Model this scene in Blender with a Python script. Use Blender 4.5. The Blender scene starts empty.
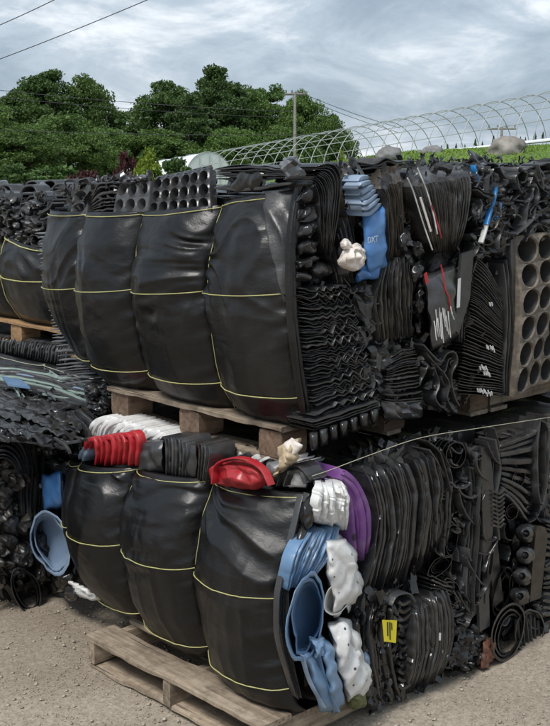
import bpy, math, random
import numpy as np
from mathutils import Matrix, Vector

random.seed(7)
RNG = np.random.default_rng(7)
scene = bpy.context.scene
COL = scene.collection

# ------------------------------------------------------------------ camera
F, CX, CY = 1097.0, 275.0, 363.0            # focal length and centre for a 550 x 726 frame
PITCH = math.atan((363 - 170) / F)
TH = math.radians(46.5)                     # bearing of world +X to the right of the view
FWD = np.array([math.cos(TH), math.sin(TH), 0.0])
RGT = np.array([math.sin(TH), -math.cos(TH), 0.0])
UPV = np.array([0.0, 0.0, 1.0])
CAMZ = 1.93
O = -(FWD * 3.85 + RGT * 3.85 * 0.03) + UPV * CAMZ
cam_d = bpy.data.cameras.new('camera')
cam = bpy.data.objects.new('camera', cam_d)
COL.objects.link(cam)
cam.location = O
cam.rotation_euler = (math.pi / 2 - PITCH, 0, TH - math.pi / 2)
cam_d.sensor_fit = 'VERTICAL'
cam_d.sensor_height = 24.0
cam_d.lens = 24.0 * F / 726.0
cam_d.clip_start = 0.05
cam_d.clip_end = 3000
scene.camera = cam

# ------------------------------------------------------------------ world, sun, exposure
SUN_EL, SUN_BEAR = math.radians(56), math.radians(-150)   # high, behind and left of the camera
sd = FWD * math.cos(SUN_BEAR) + RGT * math.sin(SUN_BEAR)
SUN_AZ = math.atan2(sd[0], sd[1])                        # clockwise from +Y
w = bpy.data.worlds.new('World')
scene.world = w
w.use_nodes = True
nt = w.node_tree
nt.nodes.clear()
def N(nt, t, **k):
    n = nt.nodes.new(t)
    for a, b in k.items():
        setattr(n, a, b)
    return n
out = N(nt, 'ShaderNodeOutputWorld')
bg = N(nt, 'ShaderNodeBackground')
sky = N(nt, 'ShaderNodeTexSky', sky_type='NISHITA', sun_disc=False, sun_elevation=SUN_EL, sun_rotation=SUN_AZ)
sky.air_density = 1.0; sky.dust_density = 2.0
skm = N(nt, 'ShaderNodeMix', data_type='RGBA', blend_type='MULTIPLY')
skm.inputs['Factor'].default_value = 1.0
skm.inputs['B'].default_value = (0.08, 0.08, 0.08, 1)
tc = N(nt, 'ShaderNodeTexCoord')
sp = N(nt, 'ShaderNodeSeparateXYZ')
ad = N(nt, 'ShaderNodeMath', operation='ADD'); ad.inputs[1].default_value = 0.30
mx = N(nt, 'ShaderNodeMath', operation='MAXIMUM'); mx.inputs[1].default_value = 0.06
dx = N(nt, 'ShaderNodeMath', operation='DIVIDE'); dy = N(nt, 'ShaderNodeMath', operation='DIVIDE')
cb = N(nt, 'ShaderNodeCombineXYZ')
L = nt.links.new
L(tc.outputs['Generated'], sp.inputs[0])
L(sp.outputs['Z'], ad.inputs[0]); L(ad.outputs[0], mx.inputs[0])
L(sp.outputs['X'], dx.inputs[0]); L(mx.outputs[0], dx.inputs[1])
L(sp.outputs['Y'], dy.inputs[0]); L(mx.outputs[0], dy.inputs[1])
L(dx.outputs[0], cb.inputs[0]); L(dy.outputs[0], cb.inputs[1])
n1 = N(nt, 'ShaderNodeTexNoise'); n1.inputs['Scale'].default_value = 2.4; n1.inputs['Detail'].default_value = 8
n1.inputs['Roughness'].default_value = 0.62; n1.inputs['Distortion'].default_value = 0.5
L(cb.outputs[0], n1.inputs['Vector'])
rp = N(nt, 'ShaderNodeValToRGB')
cr = rp.color_ramp
cr.elements[0].position = 0.28; cr.elements[0].color = (0.150, 0.190, 0.236, 1)
cr.elements[1].position = 0.66; cr.elements[1].color = (0.50, 0.525, 0.55, 1)
e = cr.elements.new(0.42); e.color = (0.205, 0.250, 0.300, 1)
e = cr.elements.new(0.54); e.color = (0.295, 0.34, 0.388, 1)
L(n1.outputs['Fac'], rp.inputs['Fac'])
mixs = N(nt, 'ShaderNodeMix', data_type='RGBA'); mixs.inputs['Factor'].default_value = 0.90
L(sky.outputs[0], skm.inputs['A'])
L(skm.outputs['Result'], mixs.inputs['A'])
L(rp.outputs[0], mixs.inputs['B'])
L(mixs.outputs['Result'], bg.inputs['Color'])
bg.inputs['Strength'].default_value = 1.0
L(bg.outputs[0], out.inputs['Surface'])
sun_d = bpy.data.lights.new('sun', 'SUN')
sun_d.energy = 1.5
sun_d.angle = math.radians(18)
sun_d.color = (1.0, 0.965, 0.92)
sun = bpy.data.objects.new('sun', sun_d)
COL.objects.link(sun)
tosun = Vector((sd[0] * math.cos(SUN_EL), sd[1] * math.cos(SUN_EL), math.sin(SUN_EL)))
sun.rotation_euler = tosun.to_track_quat('Z', 'Y').to_euler()
sun.location = (0, 0, 30)
vs = scene.view_settings
vs.view_transform = 'Standard'; vs.look = 'None'; vs.gamma = 1.0; vs.exposure = 1.0
vs.use_curve_mapping = False
scene.render.engine = 'CYCLES'
scene.cycles.max_bounces = 6

# ------------------------------------------------------------------ maths helpers
def ray(px, py):
    fw = FWD * math.cos(PITCH) - UPV * math.sin(PITCH)
    u = FWD * math.sin(PITCH) + UPV * math.cos(PITCH)
    px = np.asarray(px, float)[..., None]; py = np.asarray(py, float)[..., None]
    return fw + RGT * (px - CX) / F - u * (py - CY) / F
def at(px, py, depth):
    d = ray(px, py)
    return O + d * (depth / (d @ FWD))[..., None] if d.ndim > 1 else O + d * (depth / (d @ FWD))
class Face:
    """a vertical face of a bale: plane axis = value, outward = towards minus axis"""
    def __init__(s, axis, val, sgn=-1):
        s.axis, s.val, s.sgn = axis, val, sgn
        s.inn = -sgn * np.eye(3)[axis]
    def pt(s, P, out=0.0):
        P = np.asarray(P, float)
        d = ray(P[..., 0], P[..., 1])
        t = (s.val + s.sgn * np.asarray(out, float) - O[s.axis]) / d[..., s.axis]
        return O + d * t[..., None]
def _h(ix, iy, iz, seed):
    h = (ix.astype(np.int64) * 374761393 + iy.astype(np.int64) * 668265263 + iz.astype(np.int64) * 2147483647 + seed * 1274126177) & 0xffffffff
    h = ((h ^ (h >> 13)) * 1274126177) & 0xffffffff
    h = ((h ^ (h >> 16)) * 2246822519) & 0xffffffff
    return ((h ^ (h >> 15)) & 0xffffff) / float(0xffffff) * 2 - 1
def vnoise(p, seed=0):
    p = np.asarray(p, float)
    i = np.floor(p).astype(np.int64); f = p - i
    f = f * f * (3 - 2 * f)
    r = 0
    for a in (0, 1):
        wa = f[..., 0] if a else 1 - f[..., 0]
        for b in (0, 1):
            wb = f[..., 1] if b else 1 - f[..., 1]
            for c in (0, 1):
                wc = f[..., 2] if c else 1 - f[..., 2]
                r = r + wa * wb * wc * _h(i[..., 0] + a, i[..., 1] + b, i[..., 2] + c, seed)
    return r
def fbm(p, scale=1.0, octv=3, seed=0, gain=0.5):
    p = np.asarray(p, float) * scale
    a, r = 1.0, 0
    for k in range(octv):
        r = r + a * vnoise(p, seed + k * 17)
        a *= gain; p = p * 2.03
    return r
def crease(p, scale, seed, k=4):
    """sharp folds in random directions, roughly -1..1"""
    p = np.asarray(p, float)
    rg = np.random.default_rng(seed + 991)
    wp = np.stack([fbm(p, scale * .7, 2, seed + 5 + j) for j in range(3)], -1) * (0.35 / scale)
    q = p + wp
    r = 0
    for j in range(k):
        d = rg.normal(size=3); d /= np.linalg.norm(d)
        x = (q @ d) * scale * (0.6 + 1.1 * rg.random()) + rg.random()
        r = r + (np.abs((x % 1.0) - 0.5) * 4 - 1) * (0.9 ** j)
    return r / k * 1.6
def smooth(a, b, x):
    t = np.clip((np.asarray(x, float) - a) / (b - a), 0, 1)
    return t * t * (3 - 2 * t)
def resample(pts, m):
    P = np.asarray(pts, float)
    if len(P) > 2:                                   # Catmull-Rom
        Q = np.vstack([2 * P[0] - P[1], P, 2 * P[-1] - P[-2]])
        R = []
        for i in range(1, len(Q) - 2):
            t = np.linspace(0, 1, 12, endpoint=False)[:, None]
            a, b, c, d = Q[i - 1], Q[i], Q[i + 1], Q[i + 2]
            R.append(0.5 * (2 * b + (c - a) * t + (2 * a - 5 * b + 4 * c - d) * t ** 2 + (3 * b - a - 3 * c + d) * t ** 3))
        R.append(P[-1:])
        P = np.vstack(R)
    L_ = np.r_[0, np.cumsum(np.linalg.norm(np.diff(P, axis=0), axis=1))]
    s = np.linspace(0, L_[-1], m)
    return np.stack([np.interp(s, L_, P[:, k]) for k in range(P.shape[1])], -1)

# ------------------------------------------------------------------ materials
MATS = {}
def rgba(c):
    return (c[0], c[1], c[2], 1)
def new_mat(name):
    m = bpy.data.materials.new(name); m.use_nodes = True
    nt = m.node_tree; nt.nodes.clear()
    o = N(nt, 'ShaderNodeOutputMaterial'); b = N(nt, 'ShaderNodeBsdfPrincipled')
    nt.links.new(b.outputs[0], o.inputs['Surface'])
    MATS[name] = m
    return m, nt, b
def noise_node(nt, scale, detail=4, rough=.55, stretch=None, coord='Object'):
    tc = N(nt, 'ShaderNodeTexCoord')
    n = N(nt, 'ShaderNodeTexNoise')
    n.inputs['Scale'].default_value = scale; n.inputs['Detail'].default_value = detail; n.inputs['Roughness'].default_value = rough
    if stretch:
        mp = N(nt, 'ShaderNodeMapping'); mp.inputs['Scale'].default_value = stretch
        nt.links.new(tc.outputs[coord], mp.inputs[0]); nt.links.new(mp.outputs[0], n.inputs['Vector'])
    else:
        nt.links.new(tc.outputs[coord], n.inputs['Vector'])
    return n
def ramp(nt, src, a, b, ca=(0, 0, 0), cb=(1, 1, 1)):
    r = N(nt, 'ShaderNodeValToRGB')
    r.color_ramp.elements[0].position = a; r.color_ramp.elements[0].color = rgba(ca)
    r.color_ramp.elements[1].position = b; r.color_ramp.elements[1].color = rgba(cb)
    nt.links.new(src, r.inputs['Fac'])
    return r
def mixc(nt, fac, a, b):
    m = N(nt, 'ShaderNodeMix', data_type='RGBA')
    for key, v in (('Factor', fac), ('A', a), ('B', b)):
        if isinstance(v, tuple): m.inputs[key].default_value = rgba(v)
        elif isinstance(v, (int, float)): m.inputs[key].default_value = v
        else: nt.links.new(v, m.inputs[key])
    return m.outputs['Result']
def plastic(name, c0, c1, rough=(.25, .5), dust=.35, dustc=(.13, .115, .095), dscale=14, bump=.25, bscale=60, spots=None):
    m, nt, b = new_mat(name)
    oi = N(nt, 'ShaderNodeObjectInfo')
    col = mixc(nt, oi.outputs['Random'], c0, c1)
    nd = noise_node(nt, dscale, 6, .65)
    rd = ramp(nt, nd.outputs['Fac'], .46, .80, (0, 0, 0), (dust, dust, dust))
    col = mixc(nt, rd.outputs[0], col, dustc)
    # scratches: fine pale scuffs
    ns = noise_node(nt, 90, 3, .6, (1, 1, .12))
    rs = ramp(nt, ns.outputs['Fac'], .66, .80, (0, 0, 0), (.35 * dust, .35 * dust, .35 * dust))
    col = mixc(nt, rs.outputs[0], col, (.32, .31, .29))
    if spots:
        v = N(nt, 'ShaderNodeTexVoronoi'); v.inputs['Scale'].default_value = spots[0]
        tc = N(nt, 'ShaderNodeTexCoord'); nt.links.new(tc.outputs['Object'], v.inputs['Vector'])
        rv = ramp(nt, v.outputs['Distance'], spots[1], spots[1] + .05, (1, 1, 1), (0, 0, 0))
        nn = noise_node(nt, spots[0] * .6, 2)
        rn = ramp(nt, nn.outputs['Fac'], .36, .42)
        mm = N(nt, 'ShaderNodeMath', operation='MULTIPLY')
        nt.links.new(rv.outputs[0], mm.inputs[0]); nt.links.new(rn.outputs[0], mm.inputs[1])
        col = mixc(nt, mm.outputs[0], col, spots[2])
    nt.links.new(col, b.inputs['Base Color'])
    nr = noise_node(nt, 9, 4)
    rr = ramp(nt, nr.outputs['Fac'], .3, .7, (rough[0],) * 3, (rough[1],) * 3)
    nt.links.new(rr.outputs[0], b.inputs['Roughness'])
    b.inputs['Specular IOR Level'].default_value = .65
    if bump:
        nb = noise_node(nt, bscale, 4, .6)
        bp = N(nt, 'ShaderNodeBump'); bp.inputs['Strength'].default_value = bump; bp.inputs['Distance'].default_value = .004
        nt.links.new(nb.outputs['Fac'], bp.inputs['Height']); nt.links.new(bp.outputs[0], b.inputs['Normal'])
    return m
plastic('black', (.009, .009, .0095), (.040, .0405, .042), (.16, .40), .32)
plastic('black_gloss', (.006, .006, .0064), (.021, .0212, .023), (.12, .30), .2)
plastic('black_dusty', (.010, .0095, .009), (.026, .024, .021), (.30, .52), .55, (.15, .13, .105))
plastic('grey_black', (.022, .023, .025), (.055, .057, .061), (.22, .42), .35)
plastic('brown_black', (.016, .012, .008), (.034, .027, .019), (.32, .5), .4, (.15, .12, .085))
plastic('tray_brown', (.11, .092, .072), (.12, .10, .08), (.5, .75), .85, (.34, .28, .205), 26)
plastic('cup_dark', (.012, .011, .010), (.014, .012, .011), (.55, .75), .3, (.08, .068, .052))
plastic('white', (.66, .66, .64), (.76, .76, .75), (.35, .55), .6, (.40, .37, .32), 22)
plastic('white_spot', (.68, .68, .66), (.74, .74, .73), (.35, .55), .6, (.40, .37, .32), 25, spots=(30, .14, (.05, .05, .05)))
plastic('blue', (.09, .19, .34), (.16, .27, .42), (.3, .52), .55, (.28, .33, .38), 16, spots=(9, .10, (.02, .03, .05)))
plastic('blue_pale', (.19, .27, .38), (.25, .33, .44), (.35, .55), .35, (.33, .36, .40))
plastic('blue_bright', (.05, .17, .42), (.07, .21, .48), (.22, .4), .25, (.25, .32, .42))
plastic('blue_strip', (.01, .19, .50), (.02, .22, .55), (.3, .5), .1)
plastic('purple', (.13, .04, .19), (.20, .065, .27), (.3, .5), .45, (.35, .25, .38), spots=(8, .12, (.03, .01, .04)))
plastic('red', (.36, .012, .02), (.48, .02, .032), (.3, .52), .4, (.34, .12, .09))
plastic('green_pale', (.17, .26, .22), (.26, .34, .30), (.25, .5), .5, (.36, .38, .36), 18)
plastic('olive', (.09, .11, .03), (.12, .13, .04), (.3, .5), .3)
plastic('rust', (.12, .045, .025), (.16, .06, .035), (.5, .7), .4, (.16, .1, .07))
plastic('yellow', (.72, .60, .02), (.78, .66, .03), (.4, .5), 0)
plastic('ink', (.015, .015, .015), (.02, .02, .02), (.5, .6), 0)
plastic('tan', (.38, .29, .18), (.46, .36, .23), (.7, .9), .5, (.55, .48, .38), 30)
plastic('bag_white', (.72, .66, .60), (.76, .70, .64), (.5, .7), .5, (.50, .40, .32), 30)
plastic('film_grey', (.10, .105, .115), (.15, .155, .165), (.25, .45), .4, (.3, .3, .3))

def wrap_mat(name, base, dust=.22):
    m, nt, b = new_mat(name)
    n1 = noise_node(nt, 5, 5, .6, (1, 1, .5))
    r1 = ramp(nt, n1.outputs['Fac'], .52, .78, (0, 0, 0), (dust * 1.6,) * 3)
    col = mixc(nt, r1.outputs[0], base, (.10, .096, .088))
    n2 = noise_node(nt, 26, 4, .7, (1, 1, .25))
    r2 = ramp(nt, n2.outputs['Fac'], .60, .80, (0, 0, 0), (dust * .5,) * 3)
    col = mixc(nt, r2.outputs[0], col, (.17, .155, .13))
    nt.links.new(col, b.inputs['Base Color'])
    nr = noise_node(nt, 4, 4)
    rr = ramp(nt, nr.outputs['Fac'], .3, .7, (.28,) * 3, (.50,) * 3)
    nt.links.new(rr.outputs[0], b.inputs['Roughness'])
    b.inputs['Specular IOR Level'].default_value = .5
    tc = N(nt, 'ShaderNodeTexCoord')
    hs = []
    for d in ('Y', 'Z'):
        wv = N(nt, 'ShaderNodeTexWave', wave_type='BANDS', bands_direction=d)
        wv.inputs['Scale'].default_value = 75; wv.inputs['Distortion'].default_value = 1.2
        nt.links.new(tc.outputs['Object'], wv.inputs['Vector']); hs.append(wv.outputs['Fac'])
    mm = N(nt, 'ShaderNodeMath', operation='ADD')
    nt.links.new(hs[0], mm.inputs[0]); nt.links.new(hs[1], mm.inputs[1])
    bp = N(nt, 'ShaderNodeBump'); bp.inputs['Strength'].default_value = .02; bp.inputs['Distance'].default_value = .002
    nt.links.new(mm.outputs[0], bp.inputs['Height'])
    nb = noise_node(nt, 22, 5, .6)
    b2 = N(nt, 'ShaderNodeBump'); b2.inputs['Strength'].default_value = .10; b2.inputs['Distance'].default_value = .004
    nt.links.new(nb.outputs['Fac'], b2.inputs['Height']); nt.links.new(bp.outputs[0], b2.inputs['Normal'])
    n3 = noise_node(nt, 15, 5, .6, (1, .5, 1.2))
    ab = N(nt, 'ShaderNodeMath', operation='SUBTRACT'); ab.inputs[1].default_value = .5
    a2 = N(nt, 'ShaderNodeMath', operation='ABSOLUTE')
    nt.links.new(n3.outputs['Fac'], ab.inputs[0]); nt.links.new(ab.outputs[0], a2.inputs[0])
    b3 = N(nt, 'ShaderNodeBump'); b3.inputs['Strength'].default_value = .34; b3.inputs['Distance'].default_value = .012; b3.invert = True
    nt.links.new(a2.outputs[0], b3.inputs['Height']); nt.links.new(b2.outputs[0], b3.inputs['Normal'])
    nt.links.new(b3.outputs[0], b.inputs['Normal'])
    return m
wrap_mat('wrap', (.0035, .0035, .0038), .09)
wrap_mat('wrap_pale', (.03, .031, .034), .4)
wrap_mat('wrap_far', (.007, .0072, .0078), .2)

def wood_mat(name, c0, c1, c2, stretch):
    m, nt, b = new_mat(name)
    oi = N(nt, 'ShaderNodeObjectInfo')
    n1 = noise_node(nt, 48, 8, .72, stretch)
    r = N(nt, 'ShaderNodeValToRGB'); cr = r.color_ramp
    cr.elements[0].position = .30; cr.elements[0].color = rgba(c0)
    cr.elements[1].position = .72; cr.elements[1].color = rgba(c2)
    e = cr.elements.new(.5); e.color = rgba(c1)
    nt.links.new(n1.outputs['Fac'], r.inputs['Fac'])
    n2 = noise_node(nt, 9, 7, .75)
    r2 = ramp(nt, n2.outputs['Fac'], .44, .70, (0, 0, 0), (.8,) * 3)
    col = mixc(nt, r2.outputs[0], r.outputs[0], tuple(x * .45 for x in c0))
    n4 = noise_node(nt, 70, 3, .5, tuple(.35 * k if k < 1 else k for k in stretch))
    r4 = ramp(nt, n4.outputs['Fac'], .66, .70, (0, 0, 0), (.85,) * 3)
    col = mixc(nt, r4.outputs[0], col, (.03, .024, .018))
    hv = N(nt, 'ShaderNodeHueSaturation')
    mr = N(nt, 'ShaderNodeMapRange'); mr.inputs['To Min'].default_value = .75; mr.inputs['To Max'].default_value = 1.2
    nt.links.new(oi.outputs['Random'], mr.inputs['Value']); nt.links.new(mr.outputs[0], hv.inputs['Value'])
    nt.links.new(col, hv.inputs['Color'])
    nt.links.new(hv.outputs[0], b.inputs['Base Color'])
    b.inputs['Roughness'].default_value = .8
    bp = N(nt, 'ShaderNodeBump'); bp.inputs['Strength'].default_value = .5; bp.inputs['Distance'].default_value = .003
    nt.links.new(n1.outputs['Fac'], bp.inputs['Height']); nt.links.new(bp.outputs[0], b.inputs['Normal'])
G0, G1, G2 = (.14, .102, .07), (.33, .262, .19), (.48, .40, .31)
wood_mat('wood_y', G0, G1, G2, (1, .06, 1)); wood_mat('wood_x', G0, G1, G2, (.06, 1, 1))
N0, N1, N2 = (.20, .115, .05), (.34, .205, .10), (.42, .27, .15)
wood_mat('newwood_y', N0, N1, N2, (1, .06, 1)); wood_mat('newwood_x', N0, N1, N2, (.06, 1, 1))
wood_mat('block_wood', (.09, .055, .035), (.19, .125, .082), (.29, .21, .145), (.06, 1, 1))
wood_mat('pole_wood', (.22, .21, .19), (.32, .30, .28), (.38, .37, .35), (1, 1, .05))

def simple(name, c, rough=.6, c2=None, scale=8, metal=0, bump=0, trans=0):
    m, nt, b = new_mat(name)
    if c2:
        n1 = noise_node(nt, scale, 6, .65)
        r = ramp(nt, n1.outputs['Fac'], .35, .68, c, c2)
        nt.links.new(r.outputs[0], b.inputs['Base Color'])
        if bump:
            bp = N(nt, 'ShaderNodeBump'); bp.inputs['Strength'].default_value = bump; bp.inputs['Distance'].default_value = .02
            nt.links.new(n1.outputs['Fac'], bp.inputs['Height']); nt.links.new(bp.outputs[0], b.inputs['Normal'])
    else:
        b.inputs['Base Color'].default_value = rgba(c)
    b.inputs['Roughness'].default_value = rough
    b.inputs['Metallic'].default_value = metal
    return m
simple('cord', (.38, .36, .12), .6, (.52, .50, .24), 40)
simple('cord_pale', (.40, .38, .28), .6, (.55, .52, .40), 40)
simple('pipe', (.34, .36, .37), .45, (.46, .48, .49), 3)
simple('film_white', (.74, .77, .79), .4, (.82, .84, .85), 1.5)
simple('wire', (.03, .03, .035), .6)
simple('rock', (.17, .155, .14), .9, (.36, .335, .30), 3, 0, .8)
simple('rock_grey', (.13, .13, .13), .9, (.26, .26, .255), 4, 0, .8)
simple('sticker', (.62, .62, .60), .5, (.74, .74, .72), 60)
simple('faded_print', (.42, .52, .66), .5, (.62, .68, .76), 120)
# ground: trodden dirt and stone dust
m, nt, b = new_mat('dirt')
na = noise_node(nt, 1.3, 8, .65); nb_ = noise_node(nt, 45, 6, .7); nc = noise_node(nt, 110, 4, .75)
ca = ramp(nt, na.outputs['Fac'], .35, .68, (.325, .265, .195), (.46, .39, .30))
cbb = ramp(nt, nb_.outputs['Fac'], .35, .70, (.18, .147, .112), (.61, .54, .44))
col = mixc(nt, .5, ca.outputs[0], cbb.outputs[0])
ng = noise_node(nt, .9, 6, .6)
cg = ramp(nt, ng.outputs['Fac'], .40, .60, (.65, .65, .65), (0, 0, 0))
col = mixc(nt, cg.outputs[0], col, (.20, .155, .112))
cc = ramp(nt, nc.outputs['Fac'], .58, .66, (0, 0, 0), (.7, .7, .7))
col = mixc(nt, cc.outputs[0], col, (.52, .48, .42))
cd = ramp(nt, nc.outputs['Fac'], .36, .43, (.75, .75, .75), (0, 0, 0))
col = mixc(nt, cd.outputs[0], col, (.10, .085, .07))
nt.links.new(col, b.inputs['Base Color']); b.inputs['Roughness'].default_value = .95
bp = N(nt, 'ShaderNodeBump'); bp.inputs['Strength'].default_value = .8; bp.inputs['Distance'].default_value = .012
nt.links.new(nb_.outputs['Fac'], bp.inputs['Height']); nt.links.new(bp.outputs[0], b.inputs['Normal'])
simple('pebble', (.26, .22, .17), .9, (.52, .46, .38), 30)
simple('turf', (.07, .125, .02), .95, (.13, .205, .04), 2)
def leafmat(name, c0, c1):
    m, nt, b = new_mat(name)
    n1 = noise_node(nt, .55, 4, .7)
    n2 = noise_node(nt, 9, 2, .7)
    mm = N(nt, 'ShaderNodeMath', operation='ADD'); nt.links.new(n1.outputs['Fac'], mm.inputs[0]); nt.links.new(n2.outputs['Fac'], mm.inputs[1])
    r = ramp(nt, mm.outputs[0], .8, 1.2, c0, c1)
    oi = N(nt, 'ShaderNodeObjectInfo')
    hv = N(nt, 'ShaderNodeHueSaturation')
    mr = N(nt, 'ShaderNodeMapRange'); mr.inputs['To Min'].default_value = .8; mr.inputs['To Max'].default_value = 1.25
    nt.links.new(oi.outputs['Random'], mr.inputs['Value']); nt.links.new(mr.outputs[0], hv.inputs['Value'])
    nt.links.new(r.outputs[0], hv.inputs['Color'])
    nt.links.new(hv.outputs[0], b.inputs['Base Color'])
    b.inputs['Roughness'].default_value = .6
    tr = N(nt, 'ShaderNodeBsdfTranslucent'); nt.links.new(hv.outputs[0], tr.inputs['Color'])
    ms = N(nt, 'ShaderNodeMixShader'); ms.inputs[0].default_value = .3
    nt.links.new(b.outputs[0], ms.inputs[1]); nt.links.new(tr.outputs[0], ms.inputs[2])
    o = [n for n in nt.nodes if n.type == 'OUTPUT_MATERIAL'][0]
    nt.links.new(ms.outputs[0], o.inputs['Surface'])
leafmat('leaf', (.028, .068, .014), (.105, .180, .038))
leafmat('leaf_dark', (.020, .052, .012), (.085, .155, .038))
leafmat('leaf_lime', (.12, .19, .015), (.22, .30, .03))
leafmat('leaf_red', (.045, .015, .016), (.08, .025, .024))
leafmat('grass', (.085, .16, .02), (.19, .29, .045))
simple('bark', (.06, .05, .04), .9, (.11, .095, .08), 12)

# ------------------------------------------------------------------ object helpers
def mk(name, V, Fc, mat, parent=None, sharp=40, mesh_only=False):
    me = bpy.data.meshes.new(name)
    V = np.asarray(V, float).reshape(-1, 3)
    me.from_pydata(V.tolist(), [], Fc if isinstance(Fc, list) else Fc.tolist())
    me.polygons.foreach_set('use_smooth', np.ones(len(me.polygons), bool))
    if sharp: me.set_sharp_from_angle(angle=math.radians(sharp))
    if mat: me.materials.append(MATS[mat])
    if mesh_only: return me
    return link(name, me, parent)
def link(name, me, parent=None):
    o = bpy.data.objects.new(name, me)
    COL.objects.link(o)
    if parent is not None:
        o.parent = parent
        o.matrix_parent_inverse = WINV[parent.name]
    return o
WINV = {}
def tag(o, label=None, cat=None, group=None, kind=None):
    if label: o['label'] = label
    if cat: o['category'] = cat
    if group: o['group'] = group
    if kind: o['kind'] = kind
    return o
def thing(name, loc, label, cat, group=None):
    o = bpy.data.objects.new(name, None)
    COL.objects.link(o)
    o.location = loc; o.empty_display_size = .1
    WINV[o.name] = Matrix.Translation(-Vector(loc))
    tag(o, label, cat, group)
    return o
def as_parent(o):
    """a world-space mesh part that will carry sub-parts"""
    WINV[o.name] = Matrix.Identity(4)
    return o
def gridF(nu, nv, closed_v=False):
    f = []
    for i in range(nu - 1):
        for j in range(nv if closed_v else nv - 1):
            k = (j + 1) % nv
            f.append((i * nv + j, i * nv + k, (i + 1) * nv + k, (i + 1) * nv + j))
    return f
class MB:
    def __init__(s): s.V = []; s.F = []; s.n = 0
    def add(s, V, Fc):
        V = np.asarray(V, float).reshape(-1, 3)
        s.F += [tuple(int(i) + s.n for i in f) for f in Fc]
        s.V.append(V); s.n += len(V)
    def box(s, a, b):
        (x0, y0, z0), (x1, y1, z1) = a, b
        s.add([(x0, y0, z0), (x1, y0, z0), (x1, y1, z0), (x0, y1, z0), (x0, y0, z1), (x1, y0, z1), (x1, y1, z1), (x0, y1, z1)],
              [(3, 2, 1, 0), (4, 5, 6, 7), (0, 1, 5, 4), (1, 2, 6, 5), (2, 3, 7, 6), (3, 0, 4, 7)])
    def tube(s, P, r, n=6):
        P = np.asarray(P, float); m = len(P)
        T = np.gradient(P, axis=0); T /= np.linalg.norm(T, axis=1)[:, None] + 1e-12
        ref = np.array([0, 0, 1.0]) if abs(T[m // 2][2]) < .9 else np.array([1.0, 0, 0])
        A = np.cross(T, ref); A /= np.linalg.norm(A, axis=1)[:, None] + 1e-12
        B = np.cross(T, A)
        r = np.broadcast_to(np.asarray(r, float), (m,))
        a = np.linspace(0, 2 * math.pi, n, endpoint=False)
        V = P[:, None] + r[:, None, None] * (A[:, None] * np.cos(a)[None, :, None] + B[:, None] * np.sin(a)[None, :, None])
        s.add(V, gridF(m, n, True) + [tuple(range(n))[::-1], tuple((m - 1) * n + i for i in range(n))])
    def obj(s, name, mat, parent=None, sharp=40):
        return mk(name, np.vstack(s.V), s.F, mat, parent, sharp)
def tube_obj(name, P, r, mat, parent=None, n=6):
    b = MB(); b.tube(P, r, n); return b.obj(name, mat, parent)

SEC = np.array([(.5, 1, 0), (.5, 0, .30), (.34, 0, .06), (0, 0, 0), (-.34, 0, .06), (-.5, 0, .30), (-.5, 1, 0)])
LIP = np.array([(.22, 1, 0), (.22, 0, 1.5), (.5, 0, 1.1), (.5, 0, .25), (.3, 0, .04), (0, 0, 0), (-.3, 0, .04), (-.5, 0, .25), (-.5, 0, 1.1), (-.22, 0, 1.5), (-.22, 1, 0)])
def band(P, wd, inn, depth, lip=False, closed=False):
    """thin edge-on sheet: front edge follows P, thickness wd, running back along inn"""
    P = np.asarray(P, float); m = len(P)
    if closed:
        T = np.roll(P, -1, 0) - np.roll(P, 1, 0)
    else:
        T = np.gradient(P, axis=0)
    S = np.cross(T, inn); S /= np.linalg.norm(S, axis=1)[:, None] + 1e-9
    wd = np.broadcast_to(np.asarray(wd, float), (m,))
    sec = LIP if lip else SEC
    d = np.broadcast_to(np.asarray(depth, float), (m,))
    V = P[:, None] + S[:, None] * (wd[:, None] * sec[None, :, 0])[..., None] + inn[None, None] * (d[:, None] * sec[None, :, 1] + wd[:, None] * sec[None, :, 2])[..., None]
    k = len(sec)
    f = []
    rng_ = range(m) if closed else range(m - 1)
    for i in rng_:
        i2 = (i + 1) % m
        for j in range(k - 1):
            f.append((i * k + j, i * k + j + 1, i2 * k + j + 1, i2 * k + j))
    if not closed:
        f.append(tuple(range(k))[::-1]); f.append(tuple((m - 1) * k + j for j in range(k)))
    return V.reshape(-1, 3), f

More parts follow.
